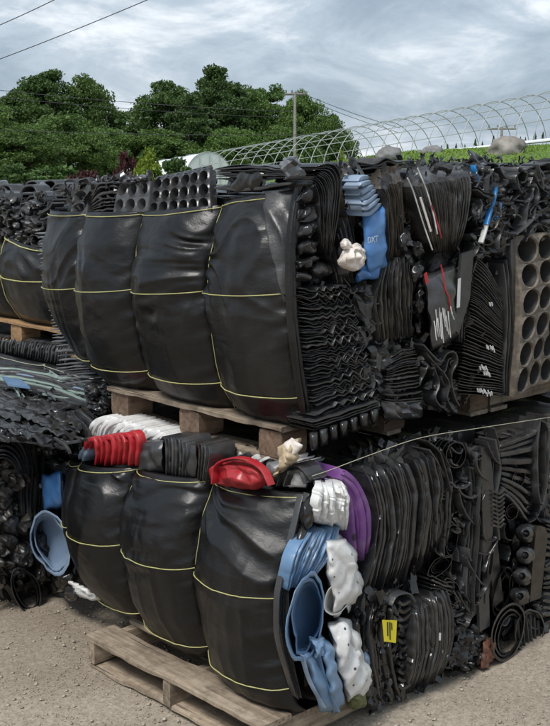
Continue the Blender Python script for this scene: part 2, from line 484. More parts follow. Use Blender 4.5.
def stack(parent, face, A, B, n, name='tray', mat='black', thick=.6, out=0., bulge=.02, jit=.3, outj=.008,
          wob=.5, zig=None, depth=.12, m=22, back=(0, 0), lip=False, label=None, mats=None, shrink=.04, crink=.0015):
    """n nested layers seen edge-on between the front edges A and B (photo px on this face)"""
    A = resample(A, m); B = resample(B, m)
    s = np.linspace(0, 1, m)
    res = []
    r = np.random.default_rng(abs(hash((A[0][0], B[0][1], n))) % 99999)
    sd = int(r.integers(1e6))
    wts = np.exp(r.normal(0, jit * 1.1, n)); edg = np.r_[0, np.cumsum(wts)] / wts.sum()
    for i in range(n):
        t = (edg[i] + edg[i + 1]) / 2
        # each layer ends a little differently
        ea, eb = shrink * r.random(), 1 - shrink * r.random()
        ss = ea + (eb - ea) * s
        PA = np.stack([np.interp(ss, s, A[:, k]) for k in (0, 1)], -1); PB = np.stack([np.interp(ss, s, B[:, k]) for k in (0, 1)], -1)
        P = PA * (1 - t) + PB * t
        D = PB - PA; Dl = np.linalg.norm(D, axis=1)[:, None]
        Dn = D / (Dl + 1e-6)
        q = np.stack([s * 5, np.full(m, t * n * .22), np.zeros(m)], -1)
        q2 = np.stack([s * 7, np.full(m, i * 1.7), np.zeros(m)], -1)
        P = P + Dn * (fbm(q, 1, 2, sd) * wob * 1.6 + vnoise(q2, sd + 3) * wob * .7)[:, None]
        if zig:
            k, amp, s0 = zig
            ph = (s - s0) * k + .18 * vnoise(np.stack([s * 3, np.full(m, i * .8), np.zeros(m)], -1), sd + 9)
            z = (np.abs((ph % 1) - .5) * 4 - 1) * amp * (.55 + .9 * r.random()) * (1 + .5 * vnoise(q2, sd + 12)) * smooth(s0 - .08, s0 + .12, s)
            P = P + Dn * z[:, None]
        o = out + bulge * (4 * s * (1 - s)) ** .7 + outj * (r.random() - .5) * 2 + .004 * vnoise(q2 * 1.3, sd + 5) + crink * vnoise(q2 * np.array([4.5, 1, 1]), sd + 6)
        o = o - back[0] * (1 - smooth(0, .25, s)) ** 2 - back[1] * smooth(.75, 1, s) ** 2
        W3 = face.pt(P, o)
        W2 = face.pt(P + Dn * (Dl / n), o)
        wd = np.linalg.norm(W2 - W3, axis=1).mean() * min(thick * (.8 + .4 * r.random()), 1.1) * (wts[i] / wts.mean()) ** .7
        wd = wd * (.4 + .6 * (4 * s * (1 - s)) ** .25)
        V, f = band(W3, wd, face.inn, depth, lip)
        mt = mats[i] if mats and mats[i] else mat
        ob = mk(name, V, f, mt, parent)
        if label: ob['label'] = label
        res.append(ob)
    return res

def ring_px(c, rx, ry, ang, n, seed=0, irr=.06):
    a = np.linspace(0, 2 * math.pi, n, endpoint=False)
    rr = 1 + irr * vnoise(np.stack([np.cos(a) * 1.3 + seed, np.sin(a) * 1.3, np.zeros(n)], -1), seed) + irr * .5 * vnoise(np.stack([np.cos(a) * 3 + seed, np.sin(a) * 3, np.zeros(n)], -1), seed + 1)
    x, y = np.cos(a) * rx * rr, np.sin(a) * ry * rr
    ca, sa = math.cos(math.radians(ang)), math.sin(math.radians(ang))
    return np.stack([x * ca - y * sa, x * sa + y * ca], -1), np.asarray(c, float)
def cups(parent, face, c, rx, ry, ang=0, n=1, mat='black', out=.02, depth=.10, step=.014, shrink=.80, shift=(0, 0), name='pot', irr=.07, label=None, nseg=30, bottom=True, seed=None, tilt=0):
    """nested squashed pots seen into the mouth"""
    seed = int(abs(c[0] * 13 + c[1] * 7)) if seed is None else seed
    res = []
    for k in range(n):
        d, cc = ring_px((c[0] + shift[0] * k, c[1] + shift[1] * k), rx * shrink ** k, ry * shrink ** k, ang, nseg, seed + k, irr)
        o0 = out - step * k
        prof = [(1.0, -.05), (1.02, -.012), (1.05, -.010), (1.05, -.002), (1.02, 0), (.97, 0), (.95, -.004), (.93, -.02), (.84, -depth * .6), (.74, -depth)]
        V = []
        tl = tilt * (d[:, 0] / max(rx, 1))
        for sc, dz in prof:
            V.append(face.pt(cc + d * sc, o0 + dz + tl))
        f = gridF(len(prof), nseg, True)
        if bottom: f.append(tuple((len(prof) - 1) * nseg + i for i in range(nseg)))
        ob = mk(name, np.array(V), f, mat, parent, 50)
        if label: ob['label'] = label
        res.append(ob)
    return res
def dome(parent, face, c, rx, ry, ang=0, mat='black_gloss', out=0., h=.05, cr=.012, crs=22, name='crushed_pot', nr=12, ns=36, irr=.12, label=None, seed=None, power=.5, skirt=.06):
    seed = int(abs(c[0] * 17 + c[1] * 5)) if seed is None else seed
    d, cc = ring_px(c, rx, ry, ang, ns, seed, irr)
    V = []
    rs = np.linspace(0.02, 1, nr)
    for rho in rs:
        V.append(face.pt(cc + d * rho, out + h * np.full(ns, max(0, 1 - rho ** 2)) ** power))
    V.append(face.pt(cc + d * 1.0, np.full(ns, out - skirt)))
    V = np.array(V)
    cf = crease(V, crs, seed) * cr + fbm(V, crs * 2.2, 2, seed) * cr * .3
    fade = np.r_[np.ones(nr - 1), .5, 0][:, None]
    V = V - face.inn * (cf * fade)[..., None]
    f = gridF(nr + 1, ns, True); f.append(tuple(range(ns))[::-1])
    ob = mk(name, V, f, mat, parent, 55)
    if label: ob['label'] = label
    return ob
def patch(parent, face, quad, mat='black', out=0., cr=.015, crs=18, nu=26, nv=26, name='crumpled_film', bulge=.02, curl=.05, label=None, seed=None, edge=.0, smoothv=False, sharp=50):
    """quad: TL TR BR BL in photo px; a crumpled sheet on the face"""
    q = np.asarray(quad, float)
    seed = int(abs(q[0][0] * 11 + q[0][1] * 3 + q[2][0])) if seed is None else seed
    u = np.linspace(0, 1, nu)[:, None, None]; v = np.linspace(0, 1, nv)[None, :, None]
    P = (q[0] * (1 - v) + q[1] * v) * (1 - u) + (q[3] * (1 - v) + q[2] * v) * u
    if edge:
        e3 = np.concatenate([P * .12, np.zeros(P.shape[:2] + (1,))], -1)
        P = P + np.stack([vnoise(e3, seed + 1), vnoise(e3, seed + 2)], -1) * edge
    u = u[..., 0]; v = v[..., 0]
    b = (16 * u * (1 - u) * v * (1 - v))
    o = out + bulge * b ** .5 - curl * (1 - smooth(0, .12, np.minimum(np.minimum(u, 1 - u), np.minimum(v, 1 - v)))) ** 2
    V = face.pt(P, o)
    cf = crease(V, crs, seed) * cr + fbm(V, crs * 2.5, 2, seed) * cr * .25
    if smoothv: cf = fbm(V, crs, 2, seed) * cr
    V = V - face.inn * cf[..., None]
    ob = mk(name, V, gridF(nu, nv), mat, parent, sharp)
    sm = ob.modifiers.new('thickness', 'SOLIDIFY'); sm.thickness = .003
    if label: ob['label'] = label
    return ob
def flat(parent, face, quad, mat, out, th=.004, name='panel', label=None):
    """a small flat board or sheet lying against the face"""
    q = np.asarray(quad, float)
    a = face.pt(q, out); b = a + face.inn * th
    V = np.vstack([a, b])
    k = len(q)
    f = [tuple(range(k)), tuple(range(k, 2 * k))[::-1]] + [(i, k + i, k + (i + 1) % k, (i + 1) % k) for i in range(k)]
    ob = mk(name, V, f, mat, parent, 30)
    if label: ob['label'] = label
    return ob
def loop(parent, face, pts, wpx, mat='black', out=.01, depth=.10, closed=True, name='folded_sheet', m=30, label=None, lip=False):
    P = np.asarray(pts, float)
    if closed: P = np.vstack([P, P[:1]])
    P = resample(P, m + 1 if closed else m)
    if closed: P = P[:-1]
    W3 = face.pt(P, out + .006 * vnoise(np.concatenate([P * .1, np.zeros((len(P), 1))], -1), int(P[0][0])))
    wd = wpx * np.linalg.norm(W3[len(W3) // 2] - O) / F
    V, f = band(W3, wd, face.inn, depth, lip, closed)
    ob = mk(name, V, f, mat, parent)
    if label: ob['label'] = label
    return ob
def shards(parent, face, poly, n, mat='black', out=(-.09, -.01), size=(.025, .08), name='plastic_scraps', seed=1):
    """the uncountable torn edges and scraps between the larger pieces"""
    r = np.random.default_rng(seed)
    poly = np.asarray(poly, float)
    def inside(p):
        c = False; j = len(poly) - 1
        for i in range(len(poly)):
            if (poly[i][1] > p[1]) != (poly[j][1] > p[1]) and p[0] < (poly[j][0] - poly[i][0]) * (p[1] - poly[i][1]) / (poly[j][1] - poly[i][1]) + poly[i][0]: c = not c
            j = i
        return c
    lo, hi = poly.min(0), poly.max(0)
    mb = MB(); k = 0
    side = np.array([1.0, 0, 0]) if face.axis == 2 else np.cross(face.inn, UPV)
    upv = np.array([0, 1.0, 0]) if face.axis == 2 else UPV
    while k < n:
        p = lo + (hi - lo) * r.random(2)
        if not inside(p): continue
        k += 1
        c = face.pt(p, r.uniform(*out))
        ln = r.uniform(*size); wd = ln * r.uniform(.18, .6)
        a = r.normal(math.pi / 2, .9)
        d = side * math.cos(a) + upv * math.sin(a) - face.inn * r.normal(0, .22)
        d /= np.linalg.norm(d)
        e_ = np.cross(d, -face.inn + .35 * r.normal(size=3)); e_ /= np.linalg.norm(e_)
        nn = np.cross(d, e_)
        uu = np.linspace(-.5, .5, 5); vv = np.array([-.5, 0, .5])
        bend, fold = r.normal(0, .5), r.normal(0, .5)
        V = c + d * (uu[:, None, None] * ln) + e_ * (vv[None, :, None] * wd) + nn * ((bend * ln * uu[:, None, None] ** 2) + fold * wd * np.abs(vv)[None, :, None]) + r.normal(0, .0025, (5, 3, 3))
        mb.add(V, gridF(5, 3))
    ob = mb.obj(name, mat, parent, 40)
    ob['kind'] = 'stuff'
    return ob
def tangle(parent, face, poly, n, mats=('black', 'black_gloss', 'grey_black'), out=(-.01, .05), ln=(10, 26), wpx=(1.1, 2.2), seed=1, name='folded_sheet', vert=.9, a0=math.pi / 2, curl=1.0, dep=(.04, .10)):
    """crushed pot walls seen edge-on: hooked and curled strips"""
    r = np.random.default_rng(seed)
    poly = np.asarray(poly, float); lo, hi = poly.min(0), poly.max(0)
    k = 0
    while k < n:
        p = lo + (hi - lo) * r.random(2)
        c = False; j = len(poly) - 1
        for i in range(len(poly)):
            if (poly[i][1] > p[1]) != (poly[j][1] > p[1]) and p[0] < (poly[j][0] - poly[i][0]) * (p[1] - poly[i][1]) / (poly[j][1] - poly[i][1]) + poly[i][0]: c = not c
            j = i
        if not c: continue
        k += 1
        a = r.normal(a0, vert); L_ = r.uniform(*ln); kap = r.normal(0, 1.0) / L_ * 1.6 * curl
        pts = [p]; m = 9; hook = r.random() < .4 * curl
        for q in range(m - 1):
            kk = kap * (3.2 if hook and q > m - 5 else 1)
            a += kk * L_ / m + r.normal(0, .10)
            pts.append(pts[-1] + np.array([math.cos(a), math.sin(a)]) * L_ / m)
        pts = np.array(pts); pts += p - pts.mean(0)
        loop(parent, face, pts, r.uniform(*wpx), mats[int(r.integers(len(mats)))], r.uniform(*out), r.uniform(*dep), False, name, 16)
def core(parent, a, b, mat='black', cr=.03, name='packed_core', n=26):
    """the dense middle of a bale: a box with a creased skin"""
    a = np.asarray(a, float); b = np.asarray(b, float)
    mb = MB()
    for ax in range(3):
        for sgn in (0, 1):
            u = np.linspace(0, 1, n)
            U, Vv = np.meshgrid(u, u, indexing='ij')
            P = np.zeros((n, n, 3)); o1, o2 = [k for k in range(3) if k != ax]
            P[..., ax] = sgn; P[..., o1] = U; P[..., o2] = Vv
            P = a + (b - a) * P
            c = (a + b) / 2
            e = np.minimum(np.minimum(U, 1 - U), np.minimum(Vv, 1 - Vv))
            disp = crease(P, 7, 3 + ax) * cr * smooth(0, .08, e)
            nrm = np.zeros(3); nrm[ax] = 1 if sgn else -1
            P = P + nrm * disp[..., None]
            f = gridF(n, n)
            mb.add(P, f)
    return mb.obj(name, mat, parent, 40)
def perf(parent, name, C, rows, cols, mat, hole=.40, cup=.05, taper=.75, bulgev=None, thick=.012, seed=0, label=None, diamond=False, cupmat=None):
    """a cell tray: plate with round holes and cups; C = 4 world corners TL TR BR BL"""
    C = np.asarray(C, float)
    nrm = np.cross(C[1] - C[0], C[3] - C[0]); nrm /= np.linalg.norm(nrm)
    if nrm @ (O - C[0]) < 0: nrm = -nrm
    def M(u, v, d=0):
        u = np.asarray(u, float)[..., None]; v = np.asarray(v, float)[..., None]
        P = (C[0] * (1 - u) + C[1] * u) * (1 - v) + (C[3] * (1 - u) + C[2] * u) * v
        if bulgev: P = P + bulgev(u, v)
        wv = .006 * vnoise(P * 9, seed)[..., None]
        return P + nrm * (wv - d)
    mb = MB(); ns = 16; cupf = []
    a = np.linspace(0, 2 * math.pi, ns, endpoint=False) + math.pi / 4
    ca, sa = np.cos(a), np.sin(a)
    k = 1 / np.maximum(np.abs(ca), np.abs(sa))
    r = np.random.default_rng(seed)
    for i in range(rows):
        for j in range(cols):
            cu, cv = (j + .5) / cols, (i + .5) / rows
            ju, jv = r.normal(0, .02, 2)
            hh = hole * (1 + r.normal(0, .04))
            def ringp(x, y, d): return M(cu + x / cols, cv + y / rows, d)
            if diamond:
                kk = hh * (1 + .13 * np.cos(4 * a)) * 1.02
            else:
                kk = hh
            R = [ringp(.5 * k * ca, .5 * k * sa, 0), ringp((kk + .045) * ca + ju, (kk + .045) * sa + jv, -.004), ringp(kk * ca + ju, kk * sa + jv, .003), ringp(kk * taper * ca + ju, kk * taper * sa + jv, cup)]
            f = gridF(4, ns, True); f.append(tuple(3 * ns + q for q in range(ns)))
            mb.add(np.array(R), f)
            if cupmat: cupf += list(range(len(mb.F) - ns - 1, len(mb.F)))
    # rim: closed skirt round the plate
    m_ = 20
    t = np.linspace(0, 1, m_)
    per = np.vstack([np.stack([t, 0 * t], -1), np.stack([0 * t + 1, t], -1)[1:], np.stack([1 - t, 0 * t + 1], -1)[1:], np.stack([0 * t, 1 - t], -1)[1:-1]])
    g = 1.0
    R = [M(per[:, 0], per[:, 1], 0), M((per[:, 0] - .5) * 1.02 + .5, (per[:, 1] - .5) * 1.02 + .5, .004), M((per[:, 0] - .5) * 1.02 + .5, (per[:, 1] - .5) * 1.02 + .5, thick)]
    mb.add(np.array(R), gridF(3, len(per), True))
    ob = mb.obj(name, mat, parent, 45)
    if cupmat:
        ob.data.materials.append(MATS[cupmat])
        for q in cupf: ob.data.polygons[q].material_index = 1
    if label: ob['label'] = label
    return ob

# ================================================================== THE SETTING
def camxy(lat, dep, z=0.0):
    return O * np.array([1, 1, 0]) + FWD * dep + RGT * lat + UPV * z
# ground: one sheet, fine near the bales
lin = np.r_[-400, -200, -100, -50, -25, -12, np.linspace(-6, 6, 90), 12, 25, 50, 100, 200, 400]
dep = np.r_[-60, -20, -5, np.linspace(0, 12, 110), 16, 22, 30, 45, 70, 110, 180, 300, 600]
LL_, DD_ = np.meshgrid(lin, dep, indexing='ij')
G = camxy(0, 0)[None, None] + FWD * DD_[..., None] + RGT * LL_[..., None]
zz = fbm(G, 1.6, 3, 4) * .018 + fbm(G, 12, 3, 8) * .006
zz = zz * smooth(40, 12, np.abs(DD_)) - .012
G[..., 2] = zz
gnd = mk('ground', G, gridF(len(lin), len(dep)), 'dirt', None, 0)
tag(gnd, 'bare trodden dirt and gravel yard', None, None, 'structure')
# pebbles and grit lying on it
mb = MB(); r = np.random.default_rng(3)
ico = np.array([(0, 0, 1), (.9, 0, .25), (.28, .85, .3), (-.72, .53, .2), (-.72, -.53, .3), (.28, -.85, .22), (0, 0, -.6)])
icf = [(0, 1, 2), (0, 2, 3), (0, 3, 4), (0, 4, 5), (0, 5, 1), (6, 2, 1), (6, 3, 2), (6, 4, 3), (6, 5, 4), (6, 1, 5)]
npb = 26000
d_ = 2.6 + 3.4 * r.random(npb) ** 1.5; l_ = r.uniform(-2.0, 2.2, npb)
sz = np.minimum(.011, .0026 * (1 + r.pareto(2.6, npb)))[:, None, None]
an = r.random(npb) * 6.28
ca, sa = np.cos(an), np.sin(an)
V = ico[None] * (1 + r.normal(0, .15, (npb, 7, 3)))
V = np.stack([V[..., 0] * ca[:, None] - V[..., 1] * sa[:, None], V[..., 0] * sa[:, None] + V[..., 1] * ca[:, None], V[..., 2]], -1)
V = V * sz * np.stack([np.ones(npb), r.uniform(.6, 1, npb), r.uniform(.4, .8, npb)], -1)[:, None]
P = camxy(0, 0)[None] + FWD * d_[:, None] + RGT * l_[:, None]
P[:, 2] = fbm(P * np.array([1, 1, 0]), 1.6, 3, 4) * .018 - .010
mb.V = [(V + P[:, None]).reshape(-1, 3)]; mb.n = npb * 7
mb.F = (np.array(icf)[None] + np.arange(npb)[:, None, None] * 7).reshape(-1, 3).tolist()
tag(mb.obj('gravel', 'pebble', None, 0), 'loose grit and small stones scattered over the dirt', None, None, 'stuff')

# grass bank rising to the right behind the bales
def bank_z(lat, dep):
    crest = np.interp(lat, [-9, -3, 0, 1.5, 2.7, 6, 14, 60], [-.3, .5, 1.5, 2.08, 2.27, 2.44, 2.75, 3.6])
    z = crest * smooth(9.5, 24, dep) + .012 * np.minimum(np.maximum(dep - 24, 0), 22) * smooth(3, 7, lat)
    z = z - 1.2 * smooth(70, 110, dep)
    return z + .05 * vnoise(np.stack([lat * .6, dep * .6, 0 * lat], -1), 2)
bl = np.linspace(-9, 60, 90); bd = np.linspace(9, 110, 90)
B1, B2 = np.meshgrid(bl, bd, indexing='ij')
BV = camxy(0, 0)[None, None] + FWD * B2[..., None] + RGT * B1[..., None]
BV[..., 2] = np.maximum(bank_z(B1, B2), -.3)
tag(mk('grass_bank', BV, gridF(90, 90), 'turf', None, 0), 'green grass bank rising behind the bales', None, None, 'structure')
mb = MB()
for k in range(44000):
    d_ = 13 + 21 * r.random() ** 1.3; l_ = (r.uniform(.02, .30) if k % 2 else r.uniform(-.12, .75)) * d_
    h = r.uniform(.03, .08); p = camxy(l_, d_, float(bank_z(np.array(l_), np.array(d_))) - .02)
    a = r.random() * 6.28; wv = np.array([math.cos(a), math.sin(a), 0]) * r.uniform(.012, .03)
    tip = np.array([r.normal(0, .05), r.normal(0, .05), h])
    mb.add([p - wv, p + wv, p + tip], [(0, 1, 2)])
tag(mb.obj('grass', 'grass', None, 0), 'long green grass blades on the bank', None, None, 'stuff')

# ------------------------------------------------------------------ trees
def leaf_mesh(seed, hw, hh, n_clump, per, leaf, mat, trunk_h=.25, flat=.75):
    """crown of many leaf faces around branch-tip clumps: unit height hh, half width hw"""
    r = np.random.default_rng(seed)
    cl = []
    while len(cl) < n_clump:
        p = r.uniform(-1, 1, 3)
        q = np.linalg.norm(p)
        lump = 1 + .28 * float(vnoise(p[None] / q * 1.7 + seed, seed)[0])
        if q > lump or q < .35 * r.random(): continue
        cl.append((p, q))
    Vs = []
    for p, q in cl:
        c = np.array([p[0] * hw, p[1] * hw, hh * trunk_h + (p[2] * .5 + .5) * hh * (1 - trunk_h)])
        taper = 1 - .35 * max(0, p[2])
        c[:2] *= taper
        rad = hw * r.uniform(.13, .27)
        d = r.normal(size=(per, 3)); d /= np.linalg.norm(d, axis=1)[:, None]
        d *= (r.random((per, 1)) ** .45) * rad * np.array([1.15, 1.15, flat])
        L0 = c + d
        u = r.normal(size=(per, 3)); u /= np.linalg.norm(u, axis=1)[:, None]
        v = np.cross(u, r.normal(size=(per, 3))); v /= np.linalg.norm(v, axis=1)[:, None]
        sz = leaf * r.uniform(.6, 1.3, (per, 1))
        Vs.append(np.stack([L0 - u * sz, L0 + v * sz * .55, L0 + u * sz, L0 - v * sz * .55], 1).reshape(-1, 3))
    V = np.vstack(Vs)
    f = np.arange(len(V)).reshape(-1, 4)
    crown = mk('crown', V, f, mat, None, 0, True)
    tb = MB()
    top = hh * .8
    zz = np.linspace(0, top, 8)
    tb.tube(np.stack([.15 * hw * np.sin(zz * .5 + seed) * .3, .1 * hw * np.cos(zz * .4) * .3, zz], -1), np.linspace(hh * .022, hh * .005, 8), 8)
    for k in range(9):
        p, q = cl[(k * 7) % len(cl)]
        e = np.array([p[0] * hw * .8, p[1] * hw * .8, hh * trunk_h + (p[2] * .5 + .5) * hh * (1 - trunk_h)])
        s = np.array([0, 0, max(hh * .15, e[2] * .6)])
        t = np.linspace(0, 1, 5)[:, None]
        tb.tube(s + (e - s) * t + np.array([0, 0, -.06 * hh]) * (t * (1 - t)), np.linspace(hh * .010, hh * .002, 5), 5)
    trunk = mk('trunk', np.vstack(tb.V), tb.F, 'bark', None, 0, True)
    return crown, trunk
TV = [leaf_mesh(11, 4.2, 11, 150, 200, .16, 'leaf'), leaf_mesh(23, 3.6, 12, 150, 200, .16, 'leaf_dark', .22),
      leaf_mesh(37, 4.6, 9.5, 150, 200, .16, 'leaf', .12), leaf_mesh(51, 3.2, 11.5, 140, 200, .155, 'leaf_dark', .15)]
HH = [11, 12, 9.5, 11.5]; HW = [4.2, 3.6, 4.6, 3.2]
def place_tree(px, top, width, depth, var, name, label, cat, group, rot, gz=0.0, vs=None):
    cr, tr = (vs or TV[var])
    hh, hw = (HH[var], HW[var]) if vs is None else (2.0, 1.0)
    p = at(px, top, depth)
    h = p[2] - gz
    t = thing(name, (p[0], p[1], gz), label, cat, group)
    sx = width * .5 * depth / F / hw; sz = h / (hh * 1.0)
    for nm, me in (('crown', cr), ('trunk', tr)):
        o = bpy.data.objects.new(nm, me); COL.objects.link(o); o.parent = t
        o.scale = (sx, sx, sz); o.rotation_euler = (0, 0, rot)
    return t
TR = [  # px, top py, width px, depth, variant, label
    (-12, 100, 78, 84, 2, 'rounded green tree cut by the left picture edge'),
    (14, 92, 74, 92, 0, 'leafy tree second from the left behind the bales'),
    (48, 72, 66, 98, 1, 'tallest dark tree of the left clump with a peaked top'),
    (86, 77, 60, 100, 0, 'green tree with a rounded top right of the peaked one'),
    (62, 112, 84, 74, 2, 'lower bushy mid green tree in front of the left clump'),
    (18, 128, 80, 68, 0, 'low broad tree nearest the left edge above the far bales'),
    (108, 126, 60, 80, 2, 'low bushy tree filling the dip between the two clumps'),
    (132, 108, 52, 96, 3, 'smaller tree in the dip left of the central clump'),
    (164, 82, 60, 94, 1, 'dark tree at the left of the central clump'),
    (190, 92, 54, 88, 3, 'dark tree left of the tallest central one'),
    (216, 68, 62, 96, 1, 'tallest tree of the central clump above the white tunnel'),
    (246, 88, 52, 98, 0, 'green tree right of the tallest central tree'),
    (272, 84, 50, 100, 3, 'dark tree just left of the utility pole'),
    (302, 92, 46, 98, 0, 'green tree just right of the utility pole'),
    (330, 112, 46, 94, 2, 'small rounded tree at the right end of the tree line'),
    (236, 126, 60, 84, 2, 'low bushy tree behind the left end of the hoop frame'),
    (285, 124, 60, 86, 2, 'low bushy tree behind the middle of the hoop frame'),
    (160, 130, 70, 80, 0, 'low green tree behind the lime shrub'),
]
for k, (px, tp, wd, dp, va, lb) in enumerate(TR):
    place_tree(px, tp, wd * 1.15, dp, va, 'broadleaf_tree', lb, 'tree', 'trees beyond the yard', k * 1.3)
SV = leaf_mesh(77, 1.0, 2.0, 60, 80, .085, 'leaf_lime', .05), leaf_mesh(79, 1.0, 2.0, 60, 80, .085, 'leaf_red', .05), leaf_mesh(83, 1.0, 2.0, 60, 80, .085, 'leaf_dark', .05)
place_tree(150, 151, 40, 40, 0, 'shrub', 'bright lime green shrub behind the cell trays', 'shrub', None, .5, 0, SV[0])
place_tree(126, 146, 30, 46, 0, 'shrub', 'dark red leaved shrub left of the lime green one', 'shrub', None, .5, 0, SV[1])
place_tree(86, 166, 40, 44, 0, 'shrub', 'low dark red leaved shrub above the far bales', 'shrub', None, 1.5, 0, SV[1])
place_tree(52, 166, 60, 48, 0, 'shrub', 'low dark green shrub above the far left bales', 'shrub', None, 2.5, 0, SV[2])
place_tree(8, 164, 60, 47, 0, 'shrub', 'low dark green shrub at the left picture edge', 'shrub', None, 3.5, 0, SV[2])
place_tree(178, 158, 40, 52, 0, 'shrub', 'low dark green shrub left of the white tunnel', 'shrub', None, 4.5, 0, SV[2])
place_tree(345, 154, 22, 30, 0, 'shrub', 'small light green weed clump at the left end of the bank', 'shrub', None, 4.5, 0, SV[0])

# ------------------------------------------------------------------ hoop greenhouse frame
def lerp(a, b, t): return a + (b - a) * t
R0 = at(572, 88, 44); R1 = at(228, 150, 60)               # ridge ends
ax = (R1 - R0); axn = ax / np.linalg.norm(ax)
crossd = np.cross(axn, UPV); crossd /= np.linalg.norm(crossd)
hg = thing('greenhouse_frame', tuple(lerp(R0, R1, .5) - np.array([0, 0, 2.4])), 'bare metal hoop frame of a long greenhouse on the bank', 'greenhouse')
HWID, HHT = 2.35, 2.4
def hoop_pt(base, a, k=1.0):
    return base + crossd * (HWID * k * math.cos(a)) + UPV * (HHT * (math.sin(a) ** .85 - 1))
nh = 25
angs = np.linspace(0, math.pi, 26)
for i in range(nh):
    bse = lerp(R0, R1, i / (nh - 1))
    P = np.array([hoop_pt(bse, a) for a in angs])
    P = np.vstack([P[0] - UPV * 1.2, P, P[-1] - UPV * 1.2])
    tube_obj('hoop', P, .019, 'pipe', hg, 5)
for a, nm in ((math.pi / 2, 'ridge_pipe'), (math.radians(38), 'side_pipe'), (math.radians(142), 'side_pipe'), (math.radians(66), 'side_pipe')):
    P = np.array([hoop_pt(lerp(R0, R1, t), a) for t in np.linspace(-.02, 1.02, 8)]) - UPV * .03
    tube_obj(nm, P, .018, 'pipe', hg, 5)
# film covered tunnel end on the left
c0 = at(209, 172, 66)
tn = thing('white_tunnel', tuple(c0 * np.array([1, 1, 0])), 'small white film covered tunnel greenhouse below the trees', 'greenhouse')
tax = axn; tcr = crossd
W2, H2 = 1.75, 1.9
def tpt(t, a, k=1.0): return c0 - UPV * .75 + tax * t + tcr * (W2 * k * math.cos(a)) + UPV * (H2 * k * math.sin(a) ** .8)
V = np.array([[tpt(t, a) for a in np.linspace(0, math.pi, 30)] for t in np.linspace(0, 7, 8)])
film = mk('film_cover', V, gridF(8, 30), 'film_white', tn)
e0 = [tpt(0.02, a) for a in np.linspace(0, math.pi, 30)]
mk('end_film', e0, [tuple(range(30))], 'film_white', tn)
for t in np.linspace(0, 7, 6):
    tube_obj('rib', [tpt(t, a, 1.015) for a in np.linspace(0, math.pi, 24)], .022, 'pipe', tn, 5)
for x in (-.75, 0, .75):
    p = c0 - UPV * .75 - tax * .05 + tcr * x
    tube_obj('end_post', [p, p + UPV * H2 * (1 - (x / W2) ** 2) ** .45], .025, 'pipe', tn, 5)
# long low white tunnel and row of young conifers on the bank
lt = thing('low_tunnel', tuple(at(480, 150, 40)), 'long low white sheeted row on the crest of the bank', 'tunnel')
t = np.linspace(0, 1, 14)
pp = np.array([at(lerp(412, 600, k), lerp(154.5, 134, k), lerp(47, 38, k)) for k in t])
a_ = np.linspace(-.2, math.pi + .2, 9)
dirp = pp[-1] - pp[0]; dirp /= np.linalg.norm(dirp); cp = np.cross(dirp, UPV); cp /= np.linalg.norm(cp)
V = np.array([[p + cp * .22 * math.cos(a) + UPV * (.10 * math.sin(a) - .05) for a in a_] for p in pp])
mk('sheet', V, gridF(14, 9), 'film_white', lt)
cone_meshes = []
for sd in range(3):
    rr = np.random.default_rng(sd)
    Vs = []
    for k in range(420):
        h = rr.random() ** .8; rad = (1 - h) * .26 * rr.random() ** .5; a = rr.random() * 6.28
        c = np.array([rad * math.cos(a), rad * math.sin(a), h]); u = rr.normal(size=3) * .03; v = rr.normal(size=3) * .022
        Vs += [c - u, c + v, c + u, c - v]
    cone_meshes.append(mk('crown', Vs, np.arange(len(Vs)).reshape(-1, 4), 'leaf_dark', None, 0, True))
ordn = 'first second third fourth fifth sixth seventh eighth ninth tenth eleventh twelfth thirteenth fourteenth fifteenth sixteenth'.split()
for k in range(16):
    px = 424 + k * 8.6 + random.uniform(-2.5, 2.5)
    kk = (px - 412) / 188
    p = at(px, lerp(154.5, 134, kk) + 1, lerp(49, 40, kk))
    o = bpy.data.objects.new('young_conifer', cone_meshes[k % 3]); COL.objects.link(o)
    s = random.uniform(.22, .46); o.location = p - np.array([0, 0, .02]); o.scale = (s * 1.2, s * 1.2, s); o.rotation_euler = (0, 0, k)
    tag(o, f'tiny dark conifer behind the white row, {ordn[k]} from the left', 'conifer', 'young conifers along the bank')
# boulders
def rock(px, py, wpx, hpx, depth, mat, label, seed):
    c = at(px, py, depth); wm = wpx * depth / F / 2; hm = hpx * depth / F
    n1, n2 = 22, 30
    th = np.linspace(0.02, math.pi - .02, n1)[:, None]; ph = np.linspace(0, 2 * math.pi, n2, endpoint=False)[None]
    D = np.stack([np.sin(th) * np.cos(ph), np.sin(th) * np.sin(ph), np.cos(th) * np.ones_like(ph)], -1)
    rr = 1 + .30 * fbm(D, 1.3, 3, seed) + .10 * crease(D, 1.6, seed)
    V = D * rr[..., None]
    V = V[..., 0:1] * RGT * wm + V[..., 1:2] * FWD * wm + V[..., 2:3] * UPV * hm * .62
    o = mk('boulder', V + c, gridF(n1, n2, True) + [tuple(range(n2))[::-1], tuple((n1 - 1) * n2 + i for i in range(n2))], mat, None, 0)
    tag(o, label, 'boulder')
rock(506, 150, 38, 24, 22, 'rock', 'large pale brown boulder on the grass bank', 5)
rock(431, 153, 20, 11, 23, 'rock_grey', 'low grey boulder in the grass midway along the bank', 12)
rock(388, 157, 26, 15, 21, 'rock_grey', 'grey boulder at the left end of the grass bank', 15)

